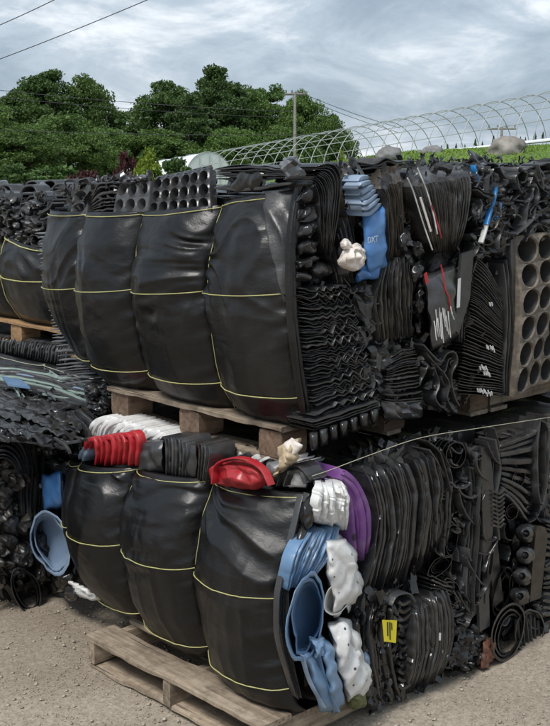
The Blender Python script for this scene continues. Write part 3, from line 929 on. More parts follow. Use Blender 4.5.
# ------------------------------------------------------------------ poles and wires
def pole(px, top, depth, hpx, label, arms, gz=0):
    p = at(px, top, depth)
    t = thing('utility_pole', (p[0], p[1], gz), label, 'utility pole')
    tube_obj('post', [(p[0], p[1], gz), (p[0], p[1], (p[2] + gz) / 2), tuple(p)], [.10, .09, .075], 'pole_wood', t, 10)
    for (dy, half) in arms:
        q = p - UPV * dy
        tube_obj('cross_arm', [q - RGT * half, q + RGT * half], .07, 'pole_wood', t, 6)
        for k in (-.9, -.3, .3, .9):
            c = q + RGT * half * k
            tube_obj('insulator', [c, c + UPV * .22], .05, 'rock_grey', t, 6)
    return t
pole(295, 92, 62, 80, 'tall weathered utility pole rising behind the hoop frame', [(.12, .55)])
pole(502, 127, 70, 20, 'distant small utility pole above the large boulder', [(.1, .9)], 1.5)
def wire(pts, d0, d1, label, sag=.0, rad=.012):
    P = [at(lerp(pts[0][0], pts[1][0], t), lerp(pts[0][1], pts[1][1], t) + sag * 4 * t * (1 - t), lerp(d0, d1, t)) for t in np.linspace(0, 1, 14)]
    o = tube_obj('overhead_wire', P, rad, 'wire', None, 5)
    tag(o, label, 'wire', 'overhead wires')
wire([(-20, 33.5), (70, -8)], 22, 20, 'upper of the two wires crossing the top left corner', 1, .008)
wire([(-20, 66.5), (168, -9)], 22, 20, 'lower longer wire crossing the top left sky', 1.5, .008)
wire([(-20, 88), (295, 112)], 60, 62, 'upper thin wire running across the left trees to the pole', 3, .016)
wire([(-20, 95), (295, 118)], 60, 62, 'second thin wire just below the upper one before the trees', 3, .014)
wire([(-20, 129), (345, 134)], 50, 52, 'low wire crossing in front of the tree line', 3, .014)
wire([(299, 92), (400, 128)], 62, 75, 'wire falling to the right from the pole top', 2, .016)
wire([(299, 96), (400, 133)], 62, 75, 'lower wire falling to the right from the pole', 2, .016)

# ================================================================== PALLETS
def board(parent, a, b, mat, name, seed, warp=.008, n=22, chip=.013):
    """a rough plank: box from a to b, subdivided along its length, slightly bowed and chipped"""
    a = np.asarray(a, float); b = np.asarray(b, float)
    ln = int(np.argmax(b - a)); o1, o2 = [k for k in range(3) if k != ln]
    t = np.linspace(0, 1, n)
    c = .004
    sec = np.array([(c, 0), (1 - c, 0), (1, c), (1, 1 - c), (1 - c, 1), (c, 1), (0, 1 - c), (0, c)], float)
    d1, d2 = b[o1] - a[o1], b[o2] - a[o2]
    sec = np.array([(.05, 0), (.95, 0), (1, .15), (1, .85), (.95, 1), (.05, 1), (0, .85), (0, .15)], float)
    V = np.zeros((n, 8, 3))
    V[..., ln] = (a[ln] + (b[ln] - a[ln]) * t)[:, None]
    V[..., o1] = a[o1] + d1 * sec[None, :, 0]
    V[..., o2] = a[o2] + d2 * sec[None, :, 1]
    q = np.stack([t * 3, np.full(n, seed * 1.37), np.zeros(n)], -1)
    V[..., 2] += (warp * vnoise(q, seed))[:, None]
    V[..., o1] += (warp * .8 * vnoise(q * 1.7, seed + 4))[:, None]
    V += chip * .5 * vnoise(V * 37, seed)[..., None] * np.array([.4, .4, .4])
    f = gridF(n, 8, True) + [tuple(range(8))[::-1], tuple((n - 1) * 8 + i for i in range(8))]
    return mk(name, V, f, mat, parent, 35)
def pallet(x0, y0, z0, label, lx=1.2, ly=1.02, h=.135, new=False, blocks=False, front=.14, tilt=0):
    t = thing('pallet', (x0 + lx / 2, y0 + ly / 2, z0), label, 'pallet', 'wooden pallets')
    wy, wx = ('newwood_y', 'newwood_x') if new else ('wood_y', 'wood_x')
    dk = .021
    sd = int(abs(x0 * 100 + z0 * 37))
    nb = 6
    pos = np.linspace(0, lx - front, nb)
    for i, p in enumerate(pos):
        wd = front if i in (0, nb - 1) else .095
        board(t, (x0 + p, y0, z0 + h - dk), (x0 + p + wd, y0 + ly, z0 + h), wy, 'deck_board', sd + i)
    for i, p in enumerate((0, (lx - .1) / 2, lx - front)):
        wd = front if i != 1 else .1
        board(t, (x0 + p + .01, y0 + .01, z0 + .004), (x0 + p + wd - .01, y0 + ly - .01, z0 + dk), wy, 'bottom_board', sd + 20 + i)
    sw = .115 if blocks else .042
    for j, yy in enumerate((.012, ly / 2 - sw / 2, ly - sw - .012)):
        if blocks:
            for i, xx in enumerate((.008, lx / 2 - .06, lx - .128)):
                board(t, (x0 + xx, y0 + yy, z0 + dk + .001), (x0 + xx + .12, y0 + yy + sw, z0 + h - dk - .001), wx if new else 'block_wood', 'block', sd + 40 + i * 3 + j, .002)
        else:
            board(t, (x0 + .006, y0 + yy, z0 + dk + .001), (x0 + lx - .006, y0 + yy + sw, z0 + h - dk - .001), wx, 'stringer', sd + 40 + j, .002)
    return t
pallet(-.475, -.265, -.005, 'weathered grey pallet on the ground under the lower front bale')
pallet(-.225, -.105, .935, 'weathered pallet between the lower and upper front bales', blocks=True)

# ================================================================== BALES
class Wrap:
    """woven black sheet bulging between cords on the -X side of a bale"""
    def __init__(s, Yb, prof, zt, zb, bul, seed, endshift=None, bow=None, inset=0.0):
        s.inset = inset
        s.Yb, s.prof, s.zt, s.zb, s.bul, s.seed = Yb, np.array(prof), zt, zb, bul, seed
        s.es = endshift or (lambda Y, z: 0 * Y)
        s.bow = bow or (lambda z: 0 * z)
    def X(s, l, u, z):
        Y = s.Yb[l] + (s.Yb[l + 1] - s.Yb[l]) * u
        x = np.interp(z, s.prof[:, 0], s.prof[:, 1]) + s.es(Y, z) + s.inset
        ht = (z - s.zb) / (s.zt(Y) - s.zb)
        pil = np.clip(1 - np.abs(2 * u - 1) ** 2.1, 0, 1) ** .55
        x = x - s.bul[l] * pil * (.72 + .28 * np.clip(4 * ht * (1 - ht), 0, 1))
        q = np.stack([Y, z, 0 * Y], -1)
        inner = smooth(0, .10, np.minimum(u, 1 - u))
        # slack and bumps pressed out by the load
        x = x + inner * (.010 * fbm(q, 4.0, 1, s.seed + l) + .0022 * fbm(q, 15, 2, s.seed + 31 + l))
        # drag folds below the top cord
        topm = smooth(.34, .80, ht) * smooth(1.0, .95, ht)
        vf = vnoise(np.stack([Y * 17 + 1.5 * vnoise(q * 3, s.seed + 91), z * 2.2, 0 * Y + l], -1), s.seed + 90)
        x = x + inner * .0045 * (np.abs(vf) * 2 - .6) * smooth(.9, .4, ht)
        qs = np.stack([Y * 4.5 + z * 2.2 * (1 if l % 2 else -1), z * 24 + 5 * vnoise(q * 4, s.seed + 3) , 0 * Y + l], -1)
        fold = 1 - 2.6 * np.abs(vnoise(qs * .62, s.seed + 50 + l)) + .5 * vnoise(qs * 1.3, s.seed + 55 + l)
        x = x - inner * topm * .0150 * fold * (.4 + .8 * smooth(-.3, .4, vnoise(q * 3.3, s.seed + 58)))
        msk = smooth(.10, .5, vnoise(q * 5 + l, s.seed + 71)) * smooth(.15, .6, ht)
        x = x + inner * msk * .006 * crease(q * np.array([.7, 1.5, 1]), 9, s.seed + 60 + l)
        # puckers running in from the cords
        ed = np.exp(-np.minimum(u, 1 - u) / .13)
        x = x + ed * .011 * vnoise(np.stack([z * 34 + 6 * np.minimum(u, 1 - u), Y * 5, 0 * Y], -1), s.seed + 80) * smooth(0, .03, np.minimum(u, 1 - u))
        return x, Y + s.bow(z)
def wrap_bale(parent, W, strings, nz=150, nu=84, mat='wrap', cordmat='cord', top_cord=True, cords=None, r=.0019):
    nl = len(W.Yb) - 1
    for l in range(nl):
        u = np.linspace(0, 1, nu)[:, None]; u = u + 0 * np.zeros((1, nz))
        Yc = W.Yb[l] + (W.Yb[l + 1] - W.Yb[l]) * u
        t = np.linspace(0, 1, nz)[None]
        z = W.zb + (W.zt(Yc) - W.zb) * t
        x, Y = W.X(l, u, z)
        V = np.stack([x, Y, z], -1)
        # hem folded back at the top, tuck at the bottom
        hem = V[:, -1:].copy(); hem[..., 0] += .035; hem[..., 2] -= .006
        tuck = V[:, :1].copy(); tuck[..., 0] += .12; tuck[..., 2] -= .004
        V = np.concatenate([tuck, V, hem], 1)
        o = mk('wrap_panel', V, gridF(nu, nz + 2), mat, parent, 0)
        sm = o.modifiers.new('thickness', 'SOLIDIFY'); sm.thickness = .003
    for l in (cords if cords is not None else range(1, nl)):
        z = np.linspace(W.zb + .01, W.zt(np.array(W.Yb[l])) + .0, 60)
        x, Y = W.X(l, np.zeros(60), z)
        x2, _ = W.X(l, np.full(60, .018), z); x1, _ = W.X(l - 1, np.full(60, .982), z)
        x = np.minimum((x1 + x2) / 2, x - .006); x = np.convolve(np.r_[x[:1], x[:1], x, x[-1:], x[-1:]], np.ones(5) / 5, 'valid')
        P = np.stack([x - .002, Y, z], -1)
        P[:, 1] += .003 * vnoise(np.stack([z * 9, 0 * z, 0 * z], -1), l)
        tube_obj('strap_cord', P, r * .75, cordmat, parent, 6)
    for k, zf in enumerate(strings):
        P = []
        for l in range(nl):
            u = np.linspace(.012, .988, 26)
            Yc = W.Yb[l] + (W.Yb[l + 1] - W.Yb[l]) * u
            z = zf(Yc)
            # the cord bites in at the clefts and bridges small wrinkles
            x, Y = W.X(l, u, z)
            k3 = np.ones(5) / 5
            xs = np.r_[x[:2], np.convolve(x, k3, 'valid'), x[-2:]]
            P.append(np.stack([np.minimum(x, xs) - (.0035 if k else .010), Y, z - .010 * (4 * u * (1 - u)) ** .5], -1))
        P = np.vstack(P)
        tube_obj('strap_cord', P, r, cordmat, parent, 6)

UR, LR = Face(1, -.20), Face(1, -.28)
UL, LL = Face(0, -.21), Face(0, -.30)

# ------------------------------------------------------------------ UPPER FRONT BALE
ub = thing('plastic_bale', (.37, .58, 1.07), 'upper front bale with black wrap and tightly packed trays and pots', 'bale', 'bales of used nursery plastic')
core(ub, (-.12, -.11, 1.09), (.93, 1.30, 1.85))
def ZTU(Y): return np.interp(Y, [-.2, .1, .229, .45, .66, 1.047, 1.38], [1.87, 1.84, 1.812, 1.788, 1.776, 1.764, 1.757])
Wu = Wrap([-.20, .229, .66, 1.047, 1.375],
          [(1.06, -.13), (1.10, -.175), (1.17, -.215), (1.3, -.245), (1.45, -.267), (1.55, -.265), (1.65, -.252), (1.75, -.228), (1.82, -.20), (1.88, -.165)],
          ZTU, 1.065, [.115, .125, .12, .06], 5,
          lambda Y, z: .02 * smooth(.95, 1.36, Y) + .10 * smooth(1.05, 1.36, Y) * smooth(1.45, 1.05, z), None, .03)
wrap_bale(ub, Wu, [lambda Y: ZTU(Y) - .008, lambda Y: 1.530 - .065 * Y, lambda Y: 1.185 - .03 * Y])
# loose triangular flap of the sheet over the near top corner
def flap(parent, pts, out, mat='film_grey', name='wrap_flap'):
    return patch(parent, UL, pts, mat, out, .006, 9, 24, 24, name, .01, .0, None, None, 2)
gz = np.linspace(0, 1, 30)[None]; gu = np.linspace(0, 1, 24)[:, None]
zf = 1.50 + (ZTU(np.array(-.2)) + .004 - 1.50) * gz + 0 * gu
ue = .045 + .33 * np.clip((zf - 1.52) / .35, 0, 1) ** 1.25
uf = .012 + (ue - .012) * gu
zf2 = np.minimum(zf, ZTU(-.2 + .429 * uf) + .004)
xf, yf = Wu.X(0, uf, zf2)
fl = mk('wrap_flap', np.stack([xf - .007 - .004 * gu, yf, zf2], -1), gridF(24, 30), 'wrap_pale', ub, 0)
sm = fl.modifiers.new('thickness', 'SOLIDIFY'); sm.thickness = .003
# near edge of the sheet, doubled over
stack(ub, UR, [(296, 190), (291, 240), (290, 290), (294, 345), (303, 415)], [(301, 186), (297, 240), (296, 290), (301, 345), (312, 420)], 2, 'wrap_fold', 'wrap', 1.0, .012, .02, outj=.004, wob=.6, depth=.02)

# contents of the top seen above the wrap, on the -X side
X0 = -.205
def ulc(p, o=0.): return UL.pt(np.array(p, float), o)
perf(ub, 'cell_tray', [ulc((154, 180), -.03), ulc((210, 169), -.03), ulc((210, 211), .02), ulc((149, 213), .02)], 3, 6, 'grey_black', .39, .05, .8, None, .03, 3, 'dusty cell tray with three rows of round holes')
for k in range(1, 4):
    perf(ub, 'cell_tray', [ulc((154 + k, 180 - k * 1.2), -.03 - k * .022), ulc((210, 169 - k * 1.2), -.03 - k * .022), ulc((210, 211), .02 - k * .022), ulc((149, 213), .02 - k * .022)], 3, 6, 'black', .39, .02, .8, None, .01, 3 + k)
perf(ub, 'cell_tray', [ulc((118, 184), -.02), ulc((150, 181), -.02), ulc((148, 212), .02), ulc((114, 213), .02)], 2, 3, 'grey_black', .36, .06, .8, None, .09, 13, 'short piece of cell tray with two rows of three holes')
perf(ub, 'cell_tray', [ulc((76, 180), -.05), ulc((90, 177), -.05), ulc((88, 214), .0), ulc((71, 216), .0)], 3, 1, 'grey_black', .36, .05, .8, None, .09, 17, 'curled strip of cell tray with three holes')
stack(ub, UL, [(91, 196), (100, 182), (118, 182)], [(92, 214), (104, 212), (118, 212)], 7, 'tray', 'black', .55, -.01, .01)
stack(ub, UL, [(92, 183), (105, 177), (122, 176)], [(92, 192), (105, 184), (120, 184)], 3, 'tray', 'black', .6, -.04, .01)
stack(ub, UL, [(212, 167), (240, 164), (266, 165), (291, 168)], [(211, 196), (240, 199), (266, 195), (292, 189)], 11, 'tray', 'black', .55, .015, .01, jit=.6, outj=.014, wob=.9)
patch(ub, UL, [(232, 172), (268, 170), (262, 192), (228, 194)], 'black_gloss', .02, .008, 14, 20, 20, edge=2)
patch(ub, UR, [(283, 160), (296, 156), (302, 178), (286, 180)], 'film_grey', .04, .02, 20, 20, 20, 'film_scrap', .02, .03, 'crumpled pale grey film on the near top corner', edge=3)
dome(ub, UR, (292, 162), 7, 6, 20, 'black_gloss', .02, .05, name='crushed_pot')
for q in [((130, 182), 9, 5), ((142, 179), 7, 4), ((108, 180), 8, 5), ((98, 186), 8, 6)]:
    dome(ub, UL, *q, 0, 'black', -.05, .05, .012, 30)
loop(ub, UL, [(72, 210), (75, 192), (82, 183)], 2, 'grey_black', -.03, .06, False)
# toothed ends of a tray stack at the far end
FE = Face(0, -.13)
stack(ub, FE, [(33, 232), (42, 231), (56, 230)], [(58, 386), (72, 385), (98, 382)], 42, 'tray', 'film_grey', .5, .0, .0, outj=.012, wob=.4, m=8, depth=.1, shrink=.18)
for (c, rx, ry, a) in [((92, 392), 10, 7, 40), ((104, 402), 9, 6, 60), ((96, 408), 12, 6, 40), ((108, 388), 8, 5, 20)]:
    dome(ub, FE, c, rx, ry, a, 'black_gloss', .0, .05, .016, 25)
# tufts and scraps sticking up along the top
shards(ub, UL, [(60, 186), (120, 176), (150, 176), (150, 186), (75, 216)], 90, 'black', (-.06, .0), (.02, .06), seed=5)
shards(ub, Face(1, -.05), [(300, 172), (345, 162), (420, 158), (470, 158), (550, 160), (550, 172), (345, 174)], 150, 'black', (-.2, .05), (.02, .05), seed=6)

# --- right-hand (-Y) side
stack(ub, UR, [(299, 184), (309, 181), (316, 190), (319, 210), (319, 230), (322, 254)], [(298, 176), (318, 165), (334, 163), (342, 176), (340, 205), (331, 262)], 14, 'nested_tray', 'black_gloss', .55, .03, .02, back=(.10, .02), wob=.4)
for k, (c, rx, ry, a) in enumerate([((307, 195), 14, 7, -42), ((309, 212), 14, 8, -40), ((308, 230), 14, 8, -36), ((308, 247), 13, 8, -32), ((307, 263), 13, 8, -25), ((320, 270), 11, 8, -10), ((303, 276), 11, 6, 0)]):
    dome(ub, UR, c, rx, ry, a, 'black_gloss', .0, .05, .014, 15, 'crushed_pot', 18, 44, .2)
stack(ub, UR, [(296, 287), (321, 289), (352, 287)], [(313, 421), (345, 410), (380, 397)], 50, 'cell_tray', 'black', .42, .035, .0, zig=(6.5, 2.2, .33), m=46, jit=.5, outj=.016, wob=1.1, depth=.15, shrink=.08)
# bottom tray of that stack with its cells hanging down
stack(ub, UR, [(312, 422), (345, 411), (381, 398)], [(315, 432), (347, 421), (381, 409)], 4, 'cell_tray', 'black', .5, .05, .0, wob=.6, m=30)
for k in range(7):
    t = k / 6
    x, y = lerp(314, 374, t), lerp(436, 413, t)
    patch(ub, UR, [(x - 4.4, y - 3), (x + 4.2, y - 5), (x + 3.2, y + 12 - 3 * t), (x - 2.4, y + 14 - 3 * t)], 'black', .05, .003, 20, 10, 10, 'tray_cell', .025, .03)
# shards between
patch(ub, UR, [(352, 282), (372, 278), (374, 345), (362, 350)], 'black', .0, .03, 16, 30, 30, edge=4)
patch(ub, UR, [(362, 340), (392, 335), (396, 402), (376, 404)], 'black', .0, .03, 18, 30, 30, edge=4)
for q in [[(357, 300), (364, 304), (366, 318), (360, 310)], [(354, 328), (364, 326), (368, 344), (362, 352)], [(362, 362), (370, 364), (372, 384), (364, 380)], [(368, 318), (373, 312), (376, 330), (371, 334)], [(377, 352), (382, 356), (380, 372), (376, 366)]]:
    flat(ub, UR, q, 'grey_black', .035 + random.uniform(-.01, .01), .003, 'film_scrap')
stack(ub, UR, [(330, 260), (334, 272), (338, 286)], [(348, 200), (356, 240), (360, 284)], 7, 'tray', 'black', .5, .0, .01, jit=.5)
stack(ub, UR, [(344, 178), (346, 215), (342, 245)], [(356, 172), (356, 215), (352, 260)], 4, 'tray', 'brown_black', .5, -.01, .01)
patch(ub, UR, [(338, 244), (350, 240), (356, 270), (340, 280)], 'grey_black', .01, .012, 18, 18, 18)
# blue pots
bp_ = stack(ub, UR, [(356, 182), (361, 176), (368, 175)], [(356, 212), (370, 217), (384, 205)], 7, 'nested_pot', 'blue_pale', .92, .035, .055, back=(.035, .035), wob=.25, jit=.1, depth=.07, m=16, label='pale blue nested pot rim')
bag = patch(ub, UR, [(363, 211), (384, 205), (387, 268), (366, 276)], 'blue_bright', .035, .008, 11, 40, 26, 'blue_pot', .045, .05, 'crushed bright blue pot with white lettering', edge=.6)
as_parent(bag)
cv = bpy.data.curves.new('lettering', 'FONT'); cv.body = 'DXT'; cv.size = .030; cv.extrude = .0006
to = bpy.data.objects.new('lettering_tmp', cv); COL.objects.link(to)
bpy.context.view_layer.update()
me = bpy.data.meshes.new_from_object(to.evaluated_get(bpy.context.evaluated_depsgraph_get()))
bpy.data.objects.remove(to)
V = np.array([v.co for v in me.vertices])
p0 = UR.pt(np.array([367.5, 243.5]), .092); p1 = UR.pt(np.array([378.0, 241.5]), .092)
ex = p1 - p0; sc = np.linalg.norm(ex) / V[:, 0].max(); ex /= np.linalg.norm(ex)
ey = np.array([0, 0, 1.0])
Wv = p0 + ex * V[:, :1] * sc + ey * V[:, 1:2] * sc * 1.15 + np.array([0, -1.0, 0]) * V[:, 2:3]
lt_ = mk('lettering', Wv, [tuple(p.vertices) for p in me.polygons], 'faded_print', bag, 0)
patch(ub, UR, [(360, 262), (384, 264), (380, 276), (357, 280)], 'blue_bright', .03, .012, 30, 14, 16, 'pot_shred', .02, .03, 'torn dark blue base of the crushed blue pot', edge=3)
dome(ub, UR, (352, 257), 12, 13, 20, 'bag_white', .05, .05, .016, 38, 'crumpled_bag', 18, 44, .22, 'crumpled off white bag stuck in the face')
dome(ub, UR, (346, 245), 6, 5, 40, 'bag_white', .06, .03, .010, 45, 'crumpled_bag', 12, 30, .2, 'twisted neck of the off white bag')
# fine brownish stacks
stack(ub, UR, [(376, 170), (386, 205), (388, 238), (387, 262)], [(398, 163), (404, 195), (404, 225), (406, 254)], 17, 'nested_tray', 'brown_black', .5, .015, .01, back=(.08, 0), wob=.6)
stack(ub, UR, [(384, 262), (374, 300), (379, 342)], [(408, 252), (414, 290), (413, 338)], 21, 'nested_tray', 'black_dusty', .5, .02, .02, wob=.8, jit=.6, outj=.014)
stack(ub, UR, [(388, 358), (402, 349), (416, 346)], [(384, 402), (402, 404), (424, 402)], 17, 'tray', 'black', .45, .03, .01, wob=.4, jit=.4)
patch(ub, UR, [(378, 400), (424, 400), (420, 418), (384, 420)], 'grey_black', .02, .015, 20, 16, 26)
for (c, rx, ry, a) in [((404, 240), 7, 14, 10), ((410, 258), 8, 10, -20), ((416, 272), 7, 14, 20), ((420, 300), 6, 20, 5), ((417, 250), 7, 10, 0)]:
    dome(ub, UR, c, rx, ry, a, 'black_gloss', .0, .045, .016, 24)
# loaf of nested pots with pale and red rims
stack(ub, UR, [(404, 172), (414, 190), (424, 222), (434, 254)], [(462, 161), (472, 180), (469, 214), (458, 252)], 28, 'nested_pot', 'black_dusty', .62, .03, .03, back=(.14, .03), wob=.3, jit=.4, outj=.007)
loop(ub, UR, [(408, 178), (414, 192), (424, 224), (433, 250)], 1.0, 'white', .075, .004, False, 'pot_rim', 20, 'thin white pot rim in the loaf')
loop(ub, UR, [(418, 168), (427, 190), (434, 214), (438, 234)], 1.1, 'white', .085, .004, False, 'pot_rim', 20, 'thin white pot rim in the loaf')
loop(ub, UR, [(430, 200), (437, 220), (442, 238)], 1.0, 'red', .085, .004, False, 'pot_rim', 16, 'thin red pot rim in the loaf')
flat(ub, UR, [(420, 198), (421.5, 197), (432, 231), (430.5, 232)], 'bag_white', .082, .003, 'label_strip')
# grey pot with a red streak and white scrapes
gp = patch(ub, UR, [(423, 275), (455, 262), (459, 336), (432, 353)], 'grey_black', .05, .006, 10, 24, 22, 'crushed_pot', .03, .06, 'dark grey crushed pot with a red streak and white scrapes', edge=1.5)
as_parent(gp)
loop(gp, UR, [(441.5, 265), (444, 276), (446, 289), (450, 299), (451, 311)], 1.7, 'red', .084, .004, False, 'red_streak', 22)
flat(gp, UR, [(424, 274), (427, 272), (429, 282), (426, 284)], 'red', .084, .002, 'red_patch')
rr = np.random.default_rng(4)
for k in range(11):
    x = 434.5 + k * 1.75; y0 = 303 + rr.uniform(-4, 14) + max(0, 5 - k); y1 = y0 + rr.uniform(6, 32)
    ym = min(y1, 343); loop(gp, UR, [(x, y0), (x + .9 + rr.normal(0, .2), lerp(y0, ym, .4)), (x + 1.6 + rr.normal(0, .2), lerp(y0, ym, .7)), (x + 2.6, ym)], rr.uniform(.45, 1.1), 'sticker', .087, .003, False, 'white_scrape', 12)
pn = flat(ub, UR, [(462, 254), (474, 250), (470, 298), (459, 334), (455, 330)], 'grey_black', .06, .012, 'panel', 'narrow dark grey panel with a white sticker')
as_parent(pn)
flat(pn, UR, [(458.5, 279), (461, 278), (460, 307), (457, 308)], 'sticker', .064, .002, 'sticker')
stack(ub, UR, [(476, 252), (462, 300), (458, 340)], [(480, 256), (470, 300), (464, 345)], 3, 'tray', 'black', .6, .02, .01)
# herringbone stack of thin trays
stack(ub, UR, [(476, 256), (484, 262), (492, 274), (503, 296)], [(455, 394), (470, 396), (486, 396), (505, 397)], 44, 'tray', 'black', .38, .03, .0, wob=.35, jit=.3, outj=.008, m=18, mats=[('black_dusty' if k % 4 == 0 else None) for k in range(44)])
stack(ub, UR, [(500, 262), (505, 290), (505, 340), (502, 396)], [(512, 258), (514, 290), (514, 340), (510, 396)], 4, 'tray', 'black', .5, .02, .01)
rr = np.random.default_rng(9)
for (cx, cy, nn) in [(490, 345, 6), (483, 364, 6), (487, 372, 5), (481, 388, 6), (490, 391, 4), (493, 303, 2)]:
    for k in range(nn):
        x, y = cx + k * 1.5 - 3 + rr.normal(0, .3), cy + k * .5 + rr.normal(0, 1)
        flat(ub, UR, [(x, y), (x + .6, y - .3), (x + 1.4, y + 3.2), (x + .8, y + 3.8)], 'sticker', .047, .004, 'white_tag')
# crumpled top right with blue strips
patch(ub, UR, [(470, 164), (512, 163), (512, 262), (474, 262)], 'black_gloss', -.01, .03, 17, 44, 32, edge=3)
loop(ub, UR, [(475.5, 165), (477, 172), (480.5, 182)], 3.0, 'blue_strip', .03, .02, False, 'blue_strip', 14)
loop(ub, UR, [(498, 187), (495.5, 200), (492, 212), (488.5, 225)], 3.6, 'blue_strip', .04, .02, False, 'blue_strip', 16)
loop(ub, UR, [(488.5, 225), (486, 234), (483, 243)], 2.8, 'sticker', .04, .02, False, 'white_strip', 12)
loop(ub, UR, [(502, 203), (500.5, 211), (496.5, 220)], 2.6, 'blue_strip', .03, .02, False, 'blue_strip', 12)
flat(ub, UR, [(484, 166), (491, 166), (487, 212), (481, 220)], 'grey_black', .02, .01, 'panel')
for k in range(16):
    dome(ub, UR, (random.uniform(472, 510), random.uniform(170, 258)), random.uniform(4, 8), random.uniform(5, 12), random.uniform(-50, 50), random.choice(['black_gloss', 'black', 'grey_black']), -.01, .04, .016, 26, 'crushed_pot', 9, 24)
loop(ub, UR, [(500, 215), (506, 209), (510, 217), (505, 224)], 1.3, 'grey_black', .03, .06)
# curled sheets under the grey pot
loop(ub, UR, [(424, 345), (434, 356), (442, 362), (447, 354), (455, 352), (458, 362), (452, 376), (455, 396), (460, 406)], 2.2, 'black', .05, .1, False)
loop(ub, UR, [(426, 352), (436, 364), (445, 372), (449, 360), (454, 358)], 1.8, 'grey_black', .04, .1, False)
loop(ub, UR, [(444, 372), (450, 384), (448, 398), (452, 408)], 1.8, 'black', .055, .1, False)
loop(ub, UR, [(434, 366), (440, 384), (436, 398), (444, 408), (450, 398)], 1.6, 'grey_black', .04, .1, False)
for k in range(9):
    dome(ub, UR, (random.uniform(424, 456), random.uniform(356, 408)), random.uniform(4, 8), random.uniform(5, 10), random.uniform(-50, 50), 'black_gloss', .0, .035, .016, 26, 'crushed_pot', 9, 24)
shards(ub, UR, [(300, 175), (340, 165), (512, 163), (512, 396), (420, 412), (330, 440), (300, 400)], 500, 'black', (-.09, .02), (.02, .07), seed=11)
shards(ub, UR, [(340, 170), (420, 165), (420, 408), (352, 400)], 120, 'grey_black', (-.05, .035), (.015, .05), seed=12)
tangle(ub, UR, [(472, 168), (510, 166), (510, 256), (476, 254)], 46, seed=13)
tangle(ub, UR, [(344, 275), (376, 270), (388, 400), (362, 396)], 34, seed=14, ln=(8, 20))
tangle(ub, UR, [(400, 230), (422, 250), (424, 350), (412, 350)], 14, seed=17, ln=(8, 24))
tangle(ub, UR, [(422, 345), (458, 350), (460, 405), (424, 405)], 16, seed=18, ln=(10, 26))
stack(ub, Face(1, -.12), [(340, 168), (380, 160), (420, 158)], [(344, 176), (380, 170), (420, 168)], 3, 'tray', 'black_dusty', .6, .0, .0, wob=1.5, m=30)
for q in [[(468, 162), (470, 150), (482, 158), (490, 168)], [(345, 166), (352, 156), (360, 166), (356, 172)]]:
    patch(ub, Face(1, -.12), q, 'black_gloss', .0, .01, 20, 12, 12, 'film_scrap', .01, 0, edge=1)

# ------------------------------------------------------------------ UPPER SECOND BALE (right edge)
u2 = thing('plastic_bale', (1.62, .4, 1.07), 'upper bale at the right edge faced with a dusty brown cell tray', 'bale', 'bales of used nursery plastic')
core(u2, (1.02, -.10, 1.06), (2.2, 1.2, 1.84))
TLc, BLc = UR.pt(np.array([516., 238.]), .02), UR.pt(np.array([514., 394.]), .03)
wv_ = np.array([.86, .0, .0])
nrw = 6
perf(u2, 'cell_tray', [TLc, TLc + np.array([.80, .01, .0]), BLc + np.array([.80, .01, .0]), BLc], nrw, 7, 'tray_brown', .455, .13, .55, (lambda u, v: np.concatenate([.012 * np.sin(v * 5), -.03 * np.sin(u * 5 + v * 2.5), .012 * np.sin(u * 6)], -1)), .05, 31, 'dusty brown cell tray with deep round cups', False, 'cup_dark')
flat(u2, UR, [(511, 240), (515.5, 238), (514, 395), (509, 396)], 'grey_black', .022, .03, 'tray_side')
patch(u2, UR, [(510, 164), (580, 160), (580, 240), (514, 240)], 'black', -.01, .03, 15, 40, 40, edge=3)
perf(u2, 'cell_tray', [UR.pt(np.array([533., 190.]), .02), UR.pt(np.array([575., 178.]), .0), UR.pt(np.array([575., 236.]), .03), UR.pt(np.array([531., 240.]), .03)], 2, 3, 'black_dusty', .36, .06, .75, None, .04, 33, 'torn black cell tray above the brown one')
for k in range(22):
    dome(u2, UR, (random.uniform(512, 556), random.uniform(172, 236)), random.uniform(3, 7), random.uniform(5, 11), random.uniform(-60, 60), random.choice(['black', 'black_gloss', 'grey_black']), -.01, .045, .018, 26, 'crushed_pot', 9, 24)
loop(u2, UR, [(526, 232), (529, 205), (537, 184)], 2.5, 'grey_black', .05, .06, False)
loop(u2, UR, [(505, 186), (525, 170), (552, 163)], 2, 'black', .03, .08, False)
loop(u2, UR, [(508, 192), (528, 176), (556, 170)], 2, 'black', .03, .08, False)
loop(u2, UR, [(514, 200), (530, 188), (548, 186)], 2, 'grey_black', .03, .08, False)
shards(u2, UR, [(510, 166), (580, 160), (580, 240), (514, 240)], 110, 'black', (-.05, .02), (.02, .06), seed=15)
tangle(u2, UR, [(512, 168), (565, 164), (565, 236), (516, 236)], 64, seed=15, ln=(10, 30), out=(.0, .07))
shards(u2, UR, [(510, 166), (580, 160), (580, 240), (514, 240)], 40, 'grey_black', (-.03, .03), (.015, .05), seed=16)
pallet(1.0, -.09, .935, 'dark pallet under the upper bale with the brown tray', ly=1.02)

